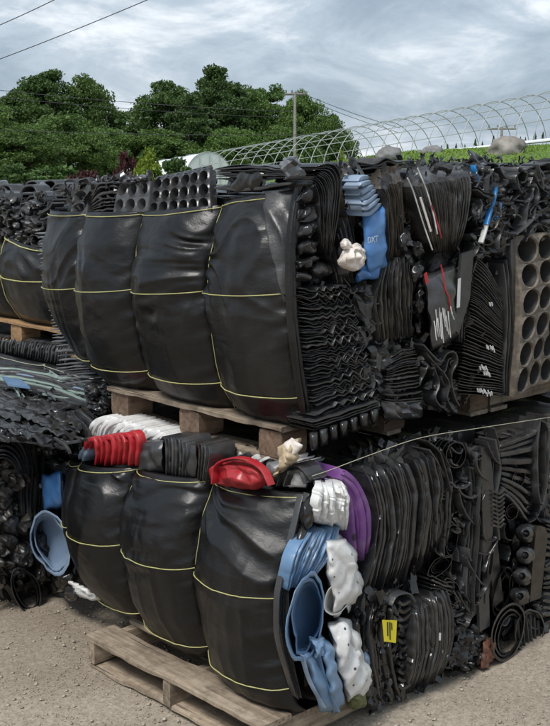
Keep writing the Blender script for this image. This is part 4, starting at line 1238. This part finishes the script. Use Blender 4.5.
# ------------------------------------------------------------------ LOWER FRONT BALE
lb = thing('plastic_bale', (.25, .45, .13), 'lower front bale with black wrap and coloured pots spilling from its end', 'bale', 'bales of used nursery plastic')
core(lb, (-.20, -.19, .15), (.80, 1.04, .83))
core(lb, (.02, -.14, .55), (.82, 1.02, .915), cr=.015)
def ZTL(Y): return np.interp(Y, [-.28, .18, .618, .986, 1.13], [.885, .850, .805, .752, .735])
Wl = Wrap([-.28, .181, .618, .986, 1.13],
          [(.125, -.235), (.16, -.275), (.2, -.302), (.3, -.340), (.4, -.362), (.5, -.378), (.6, -.372), (.7, -.350), (.78, -.318), (.84, -.285), (.9, -.24)],
          ZTL, .128, [.125, .120, .11, .05], 25,
          lambda Y, z: .05 * smooth(.95, 1.13, Y) + .05 * smooth(.3, 1.0, Y) * smooth(.36, .14, z) - .07 * smooth(.45, -.28, Y) * smooth(.38, .14, z), None, .03)
wrap_bale(lb, Wl, [lambda Y: ZTL(Y) - .008, lambda Y: .545 - .055 * Y, lambda Y: .225 - .03 * Y])
# doubled near edge of the sheet
stack(lb, LR, [(303, 494), (291, 545), (279, 600), (282, 645), (299, 703)], [(317, 492), (305, 530), (290, 578), (290, 640), (304, 703)], 5, 'wrap_fold', 'black', .7, .015, .03, outj=.008, wob=.8, depth=.025)
dome(lb, LR, (309, 512), 8, 20, 12, 'black_gloss', .03, .05, .010, 14, 'wrap_fold', 12, 30, .1)
dome(lb, LR, (301, 545), 8, 22, 14, 'black', .02, .05, .010, 14, 'wrap_fold', 12, 30, .1)

# contents of the top, seen above the wrap and under the pallet
LT = Face(0, -.31)
wr = stack(lb, Face(0, -.26), [(92, 440), (96, 424), (112, 416)], [(150, 452), (164, 440), (176, 437)], 15, 'nested_pot', 'white', .62, .0, .02, wob=.2, jit=.25, m=14, label='white nested pot rim', shrink=.01)
stack(lb, Face(0, -.26), [(84, 436), (90, 424), (104, 417)], [(92, 440), (98, 424), (112, 416)], 2, 'nested_pot', 'white', .9, .0, .02, wob=.25, m=14, label='white nested pot rim')
stack(lb, LT, [(80, 452), (82, 443), (90, 440), (92, 452), (91, 466)], [(128, 444), (129, 436), (138, 434), (141, 448), (138, 466)], 8, 'nested_pot', 'red', .50, .01, .04, depth=.035, wob=.25, jit=.2, m=18, label='bright red nested pot rim')
stack(lb, LT, [(77, 458), (80, 450), (84, 447)], [(84, 462), (88, 452), (92, 446)], 2, 'nested_pot', 'blue_pale', .8, .0, .02, m=10, label='grey blue pot rim left of the red ones')
patch(lb, LT, [(136, 441), (164, 438), (166, 474), (137, 472)], 'grey_black', .0, .008, 14, 22, 20, 'crushed_pot', .03, .05)
stack(lb, LT, [(158, 440), (162, 437), (164, 452), (164, 476)], [(182, 442), (186, 439), (188, 452), (186, 478)], 7, 'nested_pot', 'grey_black', .55, .02, .02, wob=.25, m=14)
patch(lb, LT, [(180, 442), (198, 442), (198, 480), (182, 478)], 'black', .0, .006, 14, 20, 14, 'crushed_pot', .03, .05)
stack(lb, LT, [(192, 444), (196, 442), (197, 456), (196, 480)], [(205, 448), (209, 446), (210, 458), (206, 482)], 5, 'nested_pot', 'black', .55, .02, .02, wob=.25, m=14)
dome(lb, LT, (239, 474), 29, 14, 10, 'red', .03, .06, .020, 13, 'crushed_pot', 26, 60, .12, 'crushed red pot lying on the wrap edge')
loop(lb, LT, [(211, 484), (214, 466), (228, 459), (244, 460), (260, 470), (268, 486)], 1.8, 'red', .09, .03, False, 'pot_rim', 26, 'folded rim of the crushed red pot')
patch(lb, Face(0, -.2), [(204, 440), (222, 444), (232, 452), (210, 462)], 'red', .02, .01, 14, 14, 14, 'pot_shard', .02, .02, 'torn red pot shard under the pallet', edge=2)
stack(lb, Face(0, -.2), [(224, 462), (232, 452), (246, 450)], [(286, 482), (296, 470), (302, 464)], 11, 'nested_pot', 'white', .55, .0, .02, wob=.3, jit=.4, m=14, mats=[None, None, 'black'] * 3 + [None, 'black'], label='white nested pot rim beside the red pot')
patch(lb, Face(0, -.22), [(268, 462), (282, 458), (282, 480), (270, 482)], 'film_grey', .04, .012, 20, 14, 14, 'film_scrap', edge=2)
patch(lb, Face(0, -.24), [(280, 448), (300, 440), (290, 466), (276, 476)], 'tan', .06, .018, 26, 26, 22, 'burlap_scrap', .03, .01, 'torn tan burlap scrap hanging by the pallet block', edge=4)
patch(lb, Face(0, -.24), [(290, 438), (303, 445), (292, 456), (282, 450)], 'bag_white', .075, .010, 20, 14, 14, 'paper_scrap', .01, .0, 'pale paper corner on the burlap scrap', edge=1.5)
loop(lb, Face(0, -.26), [(283, 486), (288, 474), (298, 472), (304, 484)], 2.2, 'black', .05, .08, False)
loop(lb, Face(0, -.26), [(276, 486), (282, 470), (296, 466), (310, 480)], 2.0, 'black', .04, .08, False)
patch(lb, Face(0, -.23), [(286, 470), (304, 470), (306, 488), (284, 486)], 'white', .03, .008, 20, 12, 12, 'crushed_pot', edge=1)
shards(lb, Face(0, -.2), [(80, 440), (200, 436), (290, 452), (300, 488), (205, 474), (85, 458)], 120, 'black', (-.05, .01), (.03, .07), seed=21)
# far end: pale blue pots past the wrap
FEl = Face(0, -.29)
cups(lb, FEl, (50, 542), 19, 31, -12, 2, 'blue_pale', .02, .10, .02, .86, (2, 0), 'pot', .14, 'pale blue squashed pot sticking out of the far end')
patch(lb, FEl, [(42, 476), (62, 470), (64, 506), (44, 510)], 'blue_bright', .0, .005, 12, 16, 16, 'pot_side', .03, .03, 'bright blue pot side at the far end', edge=1.5)
patch(lb, FEl, [(66, 578), (88, 590), (106, 602), (80, 598)], 'white', .0, .01, 18, 14, 16, 'film_scrap', .02, .01, 'white film scrap hanging below the far end', edge=2)
for (c, rx, ry, a) in [((70, 470), 9, 10, 0), ((62, 580), 10, 12, 20), ((72, 592), 10, 8, 20)]:
    dome(lb, FEl, c, rx, ry, a, 'black_gloss', -.03, .05)

# --- right-hand (-Y) side: coloured pots
stack(lb, LR, [(330, 480), (344, 488), (351, 505), (352, 530), (357, 566)], [(318, 465), (346, 470), (364, 490), (373, 520), (368, 566)], 4, 'nested_pot', 'purple', 1.0, .03, .04, back=(.10, .05), wob=.3, jit=.15, outj=.01, label='purple squashed pot nested in the pile')
stack(lb, LR, [(318, 482), (316, 500), (313, 522)], [(342, 478), (352, 500), (348, 532)], 6, 'nested_pot', 'white', .5, .065, .05, back=(.04, .03), wob=1.2, jit=.5, outj=.012, m=26, depth=.035, crink=.004, label='folded white pot rim above the blue pots')
patch(lb, LR, [(318, 482), (346, 480), (348, 528), (314, 524)], 'white', .04, .010, 10, 20, 18, 'crushed_pot', .04, .05, 'white crushed pot behind the folded rims', edge=1)
stack(lb, LR, [(308, 532), (294, 555), (286, 592)], [(342, 526), (334, 552), (312, 582)], 11, 'nested_pot', 'blue', .62, .05, .035, depth=.05, wob=.3, jit=.2, outj=.008, label='blue squashed pot layer in the upper blue stack')
cups(lb, LR, (306, 620), 17, 42, 8, 2, 'blue', .11, .12, .016, .84, (.5, -3), 'pot', .16, 'blue squashed pot with its mouth facing out', tilt=-.02)
patch(lb, LR, [(324, 536), (350, 540), (361, 592), (334, 618)], 'white_spot', .075, .012, 7, 44, 34, 'crushed_pot', .04, .035, 'white spotted crushed pot with drain holes', edge=3, sharp=32)
patch(lb, LR, [(330, 530), (354, 545), (363, 585), (345, 612)], 'white', .045, .010, 8, 30, 26, 'pot_wall', .03, .03, edge=2.5, sharp=32)
cups(lb, LR, (337, 600), 11, 16, 20, 1, 'white', .09, .05, name='pot_rim', irr=.12, label='crumpled white pot mouth between the blue pots and the spotted pot')
patch(lb, LR, [(326, 622), (348, 618), (371, 684), (350, 704)], 'white_spot', .07, .013, 7, 46, 34, 'crushed_pot', .04, .035, 'lower white crushed pot with dark drain holes', edge=2.5, sharp=32)
patch(lb, LR, [(344, 622), (356, 632), (370, 672), (362, 692)], 'white', .06, .010, 8, 30, 22, 'pot_wall', .03, .02, edge=2.5, sharp=32)
patch(lb, LR, [(318, 634), (330, 640), (346, 704), (334, 714)], 'blue', .085, .009, 7, 44, 26, 'crushed_pot', .045, .04, 'lower blue crushed pot beside the white one', edge=2, sharp=32)
patch(lb, LR, [(300, 648), (316, 652), (338, 712), (322, 712)], 'blue', .075, .009, 7, 44, 26, 'crushed_pot', .04, .04, 'lowest blue crushed pot touching the ground', edge=2, sharp=32)
loop(lb, LR, [(304, 656), (312, 682), (326, 708)], 1.3, 'blue_pale', .12, .02, False, 'pot_rim', 20)
loop(lb, LR, [(318, 640), (322, 662), (330, 690), (340, 712)], 1.6, 'blue', .11, .04, False, 'pot_rim', 20)
patch(lb, LR, [(312, 640), (324, 636), (326, 652), (316, 660)], 'blue', .11, .010, 26, 12, 12, 'pot_shard', .01, .01, edge=2)
dome(lb, LR, (357, 700), 10, 9, -20, 'olive', .03, .05, .012, 24, 'crushed_pot', 10, 26, .2, 'olive green shred under the lower white pot')
dome(lb, LR, (366, 660), 5, 10, 0, 'blue_pale', .02, .05, .008, 24, 'crushed_pot', 8, 20, .1, 'sliver of pale blue pot right of the white one')
# --- black loaves
stack(lb, LR, [(345, 456), (368, 480), (378, 515), (374, 560), (360, 608)], [(424, 432), (444, 452), (452, 490), (450, 530), (446, 562)], 27, 'nested_pot', 'black_gloss', .72, .02, .03, back=(.22, .05), wob=1.1, jit=.55, outj=.011, depth=.2, m=44, crink=.004, mats=[('black' if k % 3 else None) for k in range(27)])
stack(lb, LR, [(366, 590), (356, 620), (356, 660), (370, 706)], [(398, 588), (392, 620), (394, 660), (402, 700)], 8, 'nested_pot', 'black_gloss', .8, .02, .03, wob=1.2, jit=.6, crink=.005, m=34, outj=.014)
stack(lb, LR, [(412, 596), (414, 630), (412, 665), (404, 698)], [(440, 572), (452, 605), (452, 650), (438, 684)], 15, 'nested_pot', 'black', .95, .04, .035, back=(.07, .06), wob=.6, jit=.5, outj=.008, m=34, crink=.003)
for k in range(12):
    y = 602 + k * 7.6
    loop(lb, LR, [(399, y), (404, y + 3), (411, y - 1)], 4.2, 'black', .045 + .006 * math.sin(k), .08, False, 'pot_rib', 10)
loop(lb, LR, [(392, 606), (398, 596), (410, 594), (416, 602)], 1.6, 'grey_black', .06, .06, False)
tg = flat(lb, LR, [(382.5, 620), (397, 620.5), (396, 643), (384.5, 641.5)], 'yellow', .095, .002, 'yellow_tag', 'yellow printed tag with black lines')
as_parent(tg)
flat(tg, LR, [(387.2, 622), (388.3, 622), (388.6, 636), (387.4, 636)], 'ink', .0965, .0008, 'print_line')
flat(tg, LR, [(389.4, 622), (390.6, 622), (390.8, 640), (389.8, 640)], 'ink', .0965, .0008, 'print_line')
loop(tg, LR, [(386, 637), (387.5, 634.5), (389, 637), (387.5, 639.5)], .8, 'ink', .0966, .001, True, 'print_ring', 14)
flat(tg, LR, [(391.5, 623), (392.3, 623), (392.5, 630), (391.7, 630)], 'ink', .0965, .0008, 'print_line')
flat(lb, LR, [(439.6, 633), (441.2, 633), (440.9, 640.5), (439.4, 640.5)], 'sticker', .098, .002, 'white_tag')
shards(lb, LR, [(352, 600), (372, 590), (400, 600), (412, 700), (372, 708), (358, 660)], 150, 'black_gloss', (.0, .05), (.02, .07), seed=31)
# rolled rims and loops
for k in range(7):
    cups(lb, LR, (456 - k * 4.4, 455 - k * 1.2 + .25 * k * k * .2), 9.5, 13, 10, 1, 'black', .06 - k * .012, .12, .01, .8, (0, 0), 'pot', .05, bottom=True, seed=k)
loop(lb, LR, [(428, 441), (440, 452), (446, 470), (452, 492)], 1.8, 'black', .06, .08, False)
loop(lb, LR, [(430, 450), (438, 462), (446, 478)], 1.8, 'grey_black', .05, .08, False)
for (c, rx, ry, a, n_) in [((446, 512), 5, 16, -8, 3), ((452, 540), 6, 16, 8, 3), ((440, 566), 14, 7, -38, 4), ((452, 592), 8, 15, -20, 3), ((454, 620), 6, 18, 12, 3), ((448, 600), 16, 9, 30, 1)]:
    cups(lb, LR, c, rx, ry, a, n_, 'black', .045, .10, .010, .74, (0, 0), 'pot', .10)
stack(lb, LR, [(430, 572), (442, 580), (458, 580)], [(432, 600), (440, 596), (450, 606)], 5, 'nested_pot', 'black', .5, .04, .01, wob=.3)
for k in range(14):
    dome(lb, LR, (random.uniform(455, 466), random.uniform(475, 610)), random.uniform(3, 6), random.uniform(6, 13), random.uniform(-30, 30), random.choice(['black_gloss', 'grey_black', 'black']), .0, .045, .016, 26, 'crushed_pot', 9, 22)
for k in range(18):
    dome(lb, LR, (random.uniform(446, 484), random.uniform(618, 668)), random.uniform(4, 8), random.uniform(5, 11), random.uniform(-60, 60), random.choice(['black_gloss', 'black_gloss', 'black']), .0, .05, .02, 26, 'crushed_pot', 9, 24)
patch(lb, LR, [(455, 625), (484, 618), (482, 664), (446, 672)], 'black_gloss', .02, .025, 20, 28, 28, edge=3)
# upright panels
pan = [([(462, 452), (468, 448), (472, 520), (470, 625), (464, 630)], 'black'), ([(469, 452), (478, 446), (482, 530), (480, 610), (472, 618)], 'grey_black'), ([(476, 450), (482, 446), (488, 520), (485, 592), (480, 600)], 'black'),
       ([(481, 448), (490, 446), (495, 500), (490, 560), (484, 575)], 'black'), ([(486, 452), (494, 448), (498, 470), (496, 530), (491, 540)], 'grey_black'), ([(488, 540), (497, 534), (503, 600), (494, 608)], 'black_dusty'), ([(478, 560), (488, 556), (490, 626), (480, 632)], 'black')]
for k, (q, m_) in enumerate(pan):
    flat(lb, LR, q, m_, .03 + .012 * ((k * 5) % 4), .014, 'panel')
stack(lb, LR, [(466, 450), (470, 500), (466, 560), (466, 622)], [(500, 446), (500, 500), (498, 545), (490, 600)], 12, 'nested_tray', 'black', .35, .05, .01, wob=.9, jit=.6, outj=.015, mats=[('grey_black' if k % 3 == 0 else None) for k in range(12)])
loop(lb, LR, [(496, 440), (501, 470), (497, 500), (500, 540)], 3, 'black', .07, .08, False)
for k in range(9):
    loop(lb, LR, [(495, 492 + k * 4.2), (500, 494 + k * 4.2), (505, 490 + k * 4.2)], 2.4, 'black_dusty', .08, .05, False, 'pot_rib', 8)
# rusty scraps at the foot
for q in [[(482, 640), (490, 636), (492, 662), (484, 667)], [(486, 646), (496, 640), (494, 658), (488, 664)], [(480, 654), (490, 650), (488, 668), (481, 668)]]:
    patch(lb, LR, q, 'rust', .05, .008, 24, 10, 10, 'rusty_scrap', .01, .01, 'rust brown plastic scrap at the foot of the pile', edge=1)
shards(lb, LR, [(345, 456), (424, 432), (500, 440), (500, 640), (452, 690), (370, 708), (350, 600)], 700, 'black', (-.10, .01), (.02, .08), seed=32)
tangle(lb, LR, [(440, 446), (466, 446), (470, 670), (446, 676)], 60, seed=33, ln=(10, 30), out=(.0, .06), vert=.5)
tangle(lb, LR, [(466, 450), (500, 446), (496, 600), (468, 630)], 26, seed=34, ln=(14, 50), out=(.05, .08), vert=.2)
# flat cord drawn over the end of the bale
P = LR.pt(resample([(312, 476), (330, 470), (370, 455), (420, 438), (480, 428), (552, 417)], 30), .06)
tube_obj('strap_cord', P, .0012, 'cord_pale', lb, 6)

# ------------------------------------------------------------------ LOWER SECOND BALE
l2 = thing('plastic_bale', (1.4, .4, 0), 'lower right bale of ribs, bottles and pot loops on the dirt', 'bale', 'bales of used nursery plastic')
core(l2, (.86, -.18, .02), (2.0, 1.1, .90), cr=.02)
stack(l2, LR, [(498, 446), (516, 440), (548, 424)], [(500, 490), (514, 504), (530, 526)], 10, 'nested_pot', 'black', .62, .04, .02, wob=.4, jit=.2, back=(.0, .04))
stack(l2, LR, [(500, 438), (524, 432), (552, 420)], [(500, 446), (524, 444), (552, 432)], 3, 'tray', 'black_dusty', .6, .03, .0, wob=.6)
cups(l2, LR, (519, 478), 6, 9, 20, 2, 'black', .06, .08, .01, .7)
cups(l2, LR, (512, 512), 6, 8, 20, 2, 'black', .06, .08, .01, .7)
loop(l2, LR, [(541, 420), (538, 450), (539, 490), (543, 506), (548, 480), (549, 430)], 2.0, 'black', .07, .1, True)
loop(l2, LR, [(548, 416), (546, 450), (548, 480), (553, 470)], 2.0, 'black', .06, .1, False)
for k, (x, y) in enumerate([(527, 533), (526, 555), (523, 576), (521, 596)]):
    bt = dome(l2, LR, (x, y), 10.5, 10, 0, 'grey_black', .02, .09, .010, 14, 'bottle', 18, 40, .07, skirt=.12)
    cups(as_parent(bt), LR, (x - .8, y + .3), 3.6, 3.8, 0, 1, 'black', .118, .03, name='bottle_mouth', irr=.02, nseg=20)
flat(l2, LR, [(537, 526), (545, 527), (548, 534), (541, 598), (530, 602), (533, 560)], 'brown_black', .07, .02, 'panel', 'worn brown strip standing right of the bottles')
stack(l2, LR, [(546, 520), (551, 521), (558, 521)], [(542, 618), (550, 618), (560, 616)], 16, 'nested_pot', 'black', .6, .05, .0, m=8)
cups(l2, LR, (508, 632), 15, 29, 14, 3, 'black', .07, .14, .012, .83, (.6, 1), 'pot', .05)
cups(l2, LR, (503, 592), 8, 26, 16, 2, 'black', .05, .1, .012, .75, (0, 1), 'pot', .08)
cups(l2, LR, (517, 598), 6, 22, -10, 2, 'black', .05, .1, .012, .75, (0, 1), 'pot', .08)
ds = cups(l2, LR, (530, 632), 14, 21, 12, 1, 'grey_black', .06, .03, .012, .8, (0, 0), 'slotted_lid', .10, 'round slotted lid standing at the foot of the bale')[0]
as_parent(ds)
for k in range(6):
    x = 520 + k * 4.0 + random.uniform(-.6, .6); hh_ = 17 * math.sqrt(max(0, 1 - ((x - 530) / 13.5) ** 2))
    loop(ds, LR, [(x - 1.2, 632 - hh_), (x + random.uniform(-1, 1), 632), (x + 1.5, 632 + hh_)], 1.5, 'grey_black', .05, .02, False, 'slat', 8)
for (c, rx, ry) in [((540, 612), 7, 10), ((546, 630), 7, 10), ((536, 606), 6, 6), ((516, 540), 5, 14), ((515, 566), 4, 10)]:
    dome(l2, LR, c, rx, ry, 10, 'black_gloss', .0, .05)
flat(l2, LR, [(541, 618), (552, 612), (553, 634), (544, 640)], 'rust', .02, .006, 'rusty_scrap', 'rust brown scrap behind the slotted lid')
shards(l2, LR, [(500, 440), (560, 420), (560, 630), (500, 655)], 240, 'black', (-.10, .01), (.02, .08), seed=41)
tangle(l2, LR, [(500, 440), (556, 425), (556, 620), (500, 640)], 44, seed=42, ln=(10, 34), out=(.0, .055), vert=.5)

# ------------------------------------------------------------------ LEFT LOWER BALE (behind, at the left edge)
lc = thing('plastic_bale', (-.35, 2.1, 0), 'sagging low bale at the left edge topped with flattened trays', 'bale', 'bales of used nursery plastic')
core(lc, (-1.3, 1.60, .04), (.26, 2.75, .825))
CR, CT = Face(1, 1.52), Face(2, .84, 1)
# flattened trays on its top
stack(lc, CT, [(-12, 386), (40, 394), (98, 420)], [(-12, 436), (30, 440), (66, 446)], 17, 'flat_tray', 'black', .55, .0, .01, wob=1.2, jit=.5, outj=.012, m=30, depth=.02)
stack(lc, CT, [(-12, 364), (40, 368), (112, 386)], [(-12, 384), (40, 392), (104, 414)], 13, 'flat_tray', 'green_pale', .42, .02, .01, wob=.8, jit=.4, outj=.012, m=26, depth=.02, label='pale green flattened tray on top of the low left bale', mats=['black', None, 'black', 'film_grey', 'black', 'blue_pale', 'black', None, 'black', None, 'film_grey', 'black', 'black'])
flat(lc, CT, [(2, 376), (22, 380), (30, 387), (8, 384)], 'blue', .07, .01, 'flat_tray', 'blue flattened tray piece on the low left bale')
shards(lc, CT, [(-10, 380), (90, 400), (100, 420), (70, 440), (-10, 436)], 70, 'black', (-.02, .03), (.03, .08), seed=51)
tangle(lc, CT, [(-10, 384), (70, 398), (100, 418), (72, 444), (-10, 438)], 44, ('black', 'black', 'black_gloss', 'grey_black'), (.0, .05), (12, 34), (1.2, 3.0), 51, 'flat_tray', .10, .22, .25, (.006, .016))
shards(lc, CT, [(-10, 380), (100, 400), (112, 420), (70, 446), (-10, 440)], 30, 'grey_black', (.0, .04), (.02, .06), seed=52)
shards(lc, CT, [(-10, 364), (60, 368), (112, 386), (108, 410), (-10, 384)], 24, 'green_pale', (.0, .04), (.02, .07), seed=53)
tangle(lc, CT, [(-10, 366), (60, 370), (108, 388), (100, 408), (-10, 382)], 40, ('green_pale', 'green_pale', 'film_grey', 'black'), (.0, .06), (20, 50), (.9, 2.0), 53, 'flat_tray', .10, .22, .25, (.006, .016))
stack(lc, CT, [(66, 410), (80, 420), (90, 432)], [(96, 398), (108, 408), (118, 420)], 9, 'nested_pot', 'black', .5, .04, .02, m=12)
rt = np.random.default_rng(77)
for k in range(26):
    c = np.array([rt.uniform(-6, 84), 0.0]); c[1] = rt.uniform(392 + .22 * max(c[0], 0), 436 + .05 * c[0])
    hl, hw_ = rt.uniform(12, 26), rt.uniform(2.2, 4.2); an = rt.normal(.22, .12)
    d1 = np.array([math.cos(an), math.sin(an)]) * hl; d2 = np.array([-math.sin(an) * .4 - .5, math.cos(an)]) * hw_
    patch(lc, CT, [c - d1 - d2, c + d1 - d2, c + d1 + d2, c - d1 + d2], ['black', 'grey_black', 'black', 'black_gloss'][k % 4], rt.uniform(.01, .05), .012, 14, 12, 24, 'flat_tray', .012, .02, None, k, 1.5)
# its -Y side
stack(lc, CR, [(-14, 432), (2, 424), (20, 430), (30, 445), (34, 470)], [(-14, 470), (0, 460), (10, 462), (18, 475), (20, 500)], 8, 'nested_pot', 'black', .55, .04, .02, wob=.5, m=22)
stack(lc, CR, [(22, 452), (20, 500), (24, 545)], [(46, 448), (44, 500), (40, 560)], 7, 'nested_pot', 'black', .6, .03, .03, wob=.6)
for k in range(12):
    dome(lc, CR, (random.uniform(40, 80), random.uniform(420, 468)), random.uniform(8, 15), random.uniform(7, 14), random.uniform(-60, 60), ('black', 'black_dusty')[k % 2], .03, .10, .03, 15, 'crumpled_bag', 14, 34, .2)
for k in range(16):
    dome(lc, CR, (random.uniform(-8, 26), random.uniform(476, 575)), random.uniform(9, 18), random.uniform(8, 16), random.uniform(-60, 60), random.choice(['black', 'black_dusty']), .0, .10, .028, 14, 'crumpled_bag', 14, 34, .2)
for k in range(10):
    dome(lc, CR, (random.uniform(30, 74), random.uniform(540, 592)), random.uniform(9, 16), random.uniform(8, 14), random.uniform(-60, 60), ('black', 'black_dusty')[k % 2], .0, .09, .028, 15, 'crumpled_bag', 14, 34, .2)
cups(lc, CR, (26, 590), 13, 24, -22, 2, 'black', .10, .14, .012, .82, (0, 0), 'pot', .08)
cups(lc, CR, (4, 560), 16, 14, 0, 2, 'black', .06, .12, .012, .8, (0, 0), 'pot', .08)
loop(lc, CR, [(34, 444), (38, 480), (34, 530), (40, 560)], 3, 'black', .06, .1, False)
shards(lc, CR, [(-14, 430), (70, 430), (74, 590), (-14, 596)], 420, 'black', (-.10, .03), (.03, .10), seed=54)
shards(lc, CR, [(-14, 430), (60, 430), (40, 590), (-14, 596)], 100, 'black_dusty', (-.02, .05), (.02, .08), seed=55)
flat(lc, CR, [(-20, 574), (3, 576), (4, 588), (-20, 596)], 'wood_x', .02, .02, 'board_end')

# ------------------------------------------------------------------ BACK LEFT STACK
ld = thing('plastic_bale', (.95, 2.7, 0), 'wrapped lower bale of the back left stack beneath the new pallet', 'bale', 'bales of used nursery plastic')
core(ld, (.42, 1.75, .03), (1.6, 3.6, .95))
Wd = Wrap([1.75, 2.35, 2.95, 3.6], [(.1, .40), (.5, .34), (.8, .355), (.92, .38)], lambda Y: .905 + 0 * Y, .1, [.03, .03, .03], 61)
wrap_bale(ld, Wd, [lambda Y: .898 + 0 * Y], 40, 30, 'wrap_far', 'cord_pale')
DF = Face(0, .40)
stack(ld, DF, [(-14, 351), (-13, 340), (-10, 334)], [(66, 366), (68, 352), (72, 345)], 30, 'nested_pot', 'grey_black', .6, .0, .03, wob=.3, jit=.3, m=10)
pallet(.38, 1.9, .965, 'new orange brown pallet in the back left stack', lx=1.2, ly=1.55, new=True, blocks=True, front=.12)
le = thing('plastic_bale', (.95, 2.7, 1.10), 'wrapped upper bale of the back left stack on the new pallet', 'bale', 'bales of used nursery plastic')
core(le, (.46, 1.75, 1.11), (1.6, 3.5, 1.72))
We = Wrap([1.75, 2.23, 2.70, 3.15, 3.6], [(1.10, .46), (1.15, .41), (1.25, .355), (1.38, .33), (1.5, .345), (1.58, .38)], lambda Y: 1.555 + .03 * np.sin(Y * 5), 1.10, [.06, .06, .06, .06], 71)
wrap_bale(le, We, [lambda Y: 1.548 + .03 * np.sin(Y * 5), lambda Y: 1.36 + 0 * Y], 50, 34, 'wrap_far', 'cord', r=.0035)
EF = Face(0, .40)
for k in range(26):
    dome(le, EF, (random.uniform(-8, 44), random.uniform(202, 244)), random.uniform(5, 11), random.uniform(5, 10), random.uniform(-60, 60), random.choice(['black', 'grey_black', 'black_dusty']), -.02, .08, .03, 15, 'crushed_pot', 10, 26, .2)
for k in range(9):
    x, y = random.uniform(-4, 60), random.uniform(186, 200)
    loop(le, Face(0, .6), [(x - 9, y + 6), (x - 5, y - 2), (x + 4, y - 3), (x + 9, y + 5)], 2.2, 'grey_black', .0, .10, False, 'pot_rim', 14)
stack(le, Face(0, .5), [(-10, 192), (20, 190), (52, 192)], [(-10, 206), (20, 206), (50, 208)], 5, 'flat_tray', 'grey_black', .55, .0, .0, wob=1.5, jit=.6, m=26)
shards(le, EF, [(-10, 192), (60, 190), (50, 246), (-10, 250)], 90, 'black', (-.05, .02), (.03, .08), seed=61)
tangle(le, EF, [(-10, 194), (58, 192), (50, 244), (-10, 248)], 60, ('black', 'black_gloss', 'grey_black'), (.0, .08), (8, 22), (1.2, 2.4), 61, 'pot_rim')
shards(le, EF, [(-10, 192), (60, 190), (50, 246), (-10, 250)], 30, 'grey_black', (-.02, .03), (.02, .06), seed=62)
# a further stack beyond it
lf = thing('plastic_bale', (1.4, 5.2, 0), 'far bale topped with loose pots seen over the back left stack', 'bale', 'bales of used nursery plastic')
core(lf, (.75, 4.2, .0), (2.2, 6.2, 1.74), n=20)
FF = Face(0, .8)
for k in range(22):
    x, y = random.uniform(-5, 112), random.uniform(182, 196)
    if k % 3:
        loop(lf, FF, [(x - 8, y + 6), (x - 5, y - 2), (x + 4, y - 3), (x + 8, y + 5)], 1.8, 'grey_black', .0, .12, False, 'pot_rim', 14)
    else:
        dome(lf, FF, (x, y + 3), random.uniform(5, 9), random.uniform(4, 7), 0, 'black', -.02, .1, .03, 12, 'crushed_pot', 10, 24, .2)
shards(lf, FF, [(-10, 186), (115, 184), (115, 205), (-10, 205)], 70, 'black', (-.2, .0), (.04, .10), seed=63)
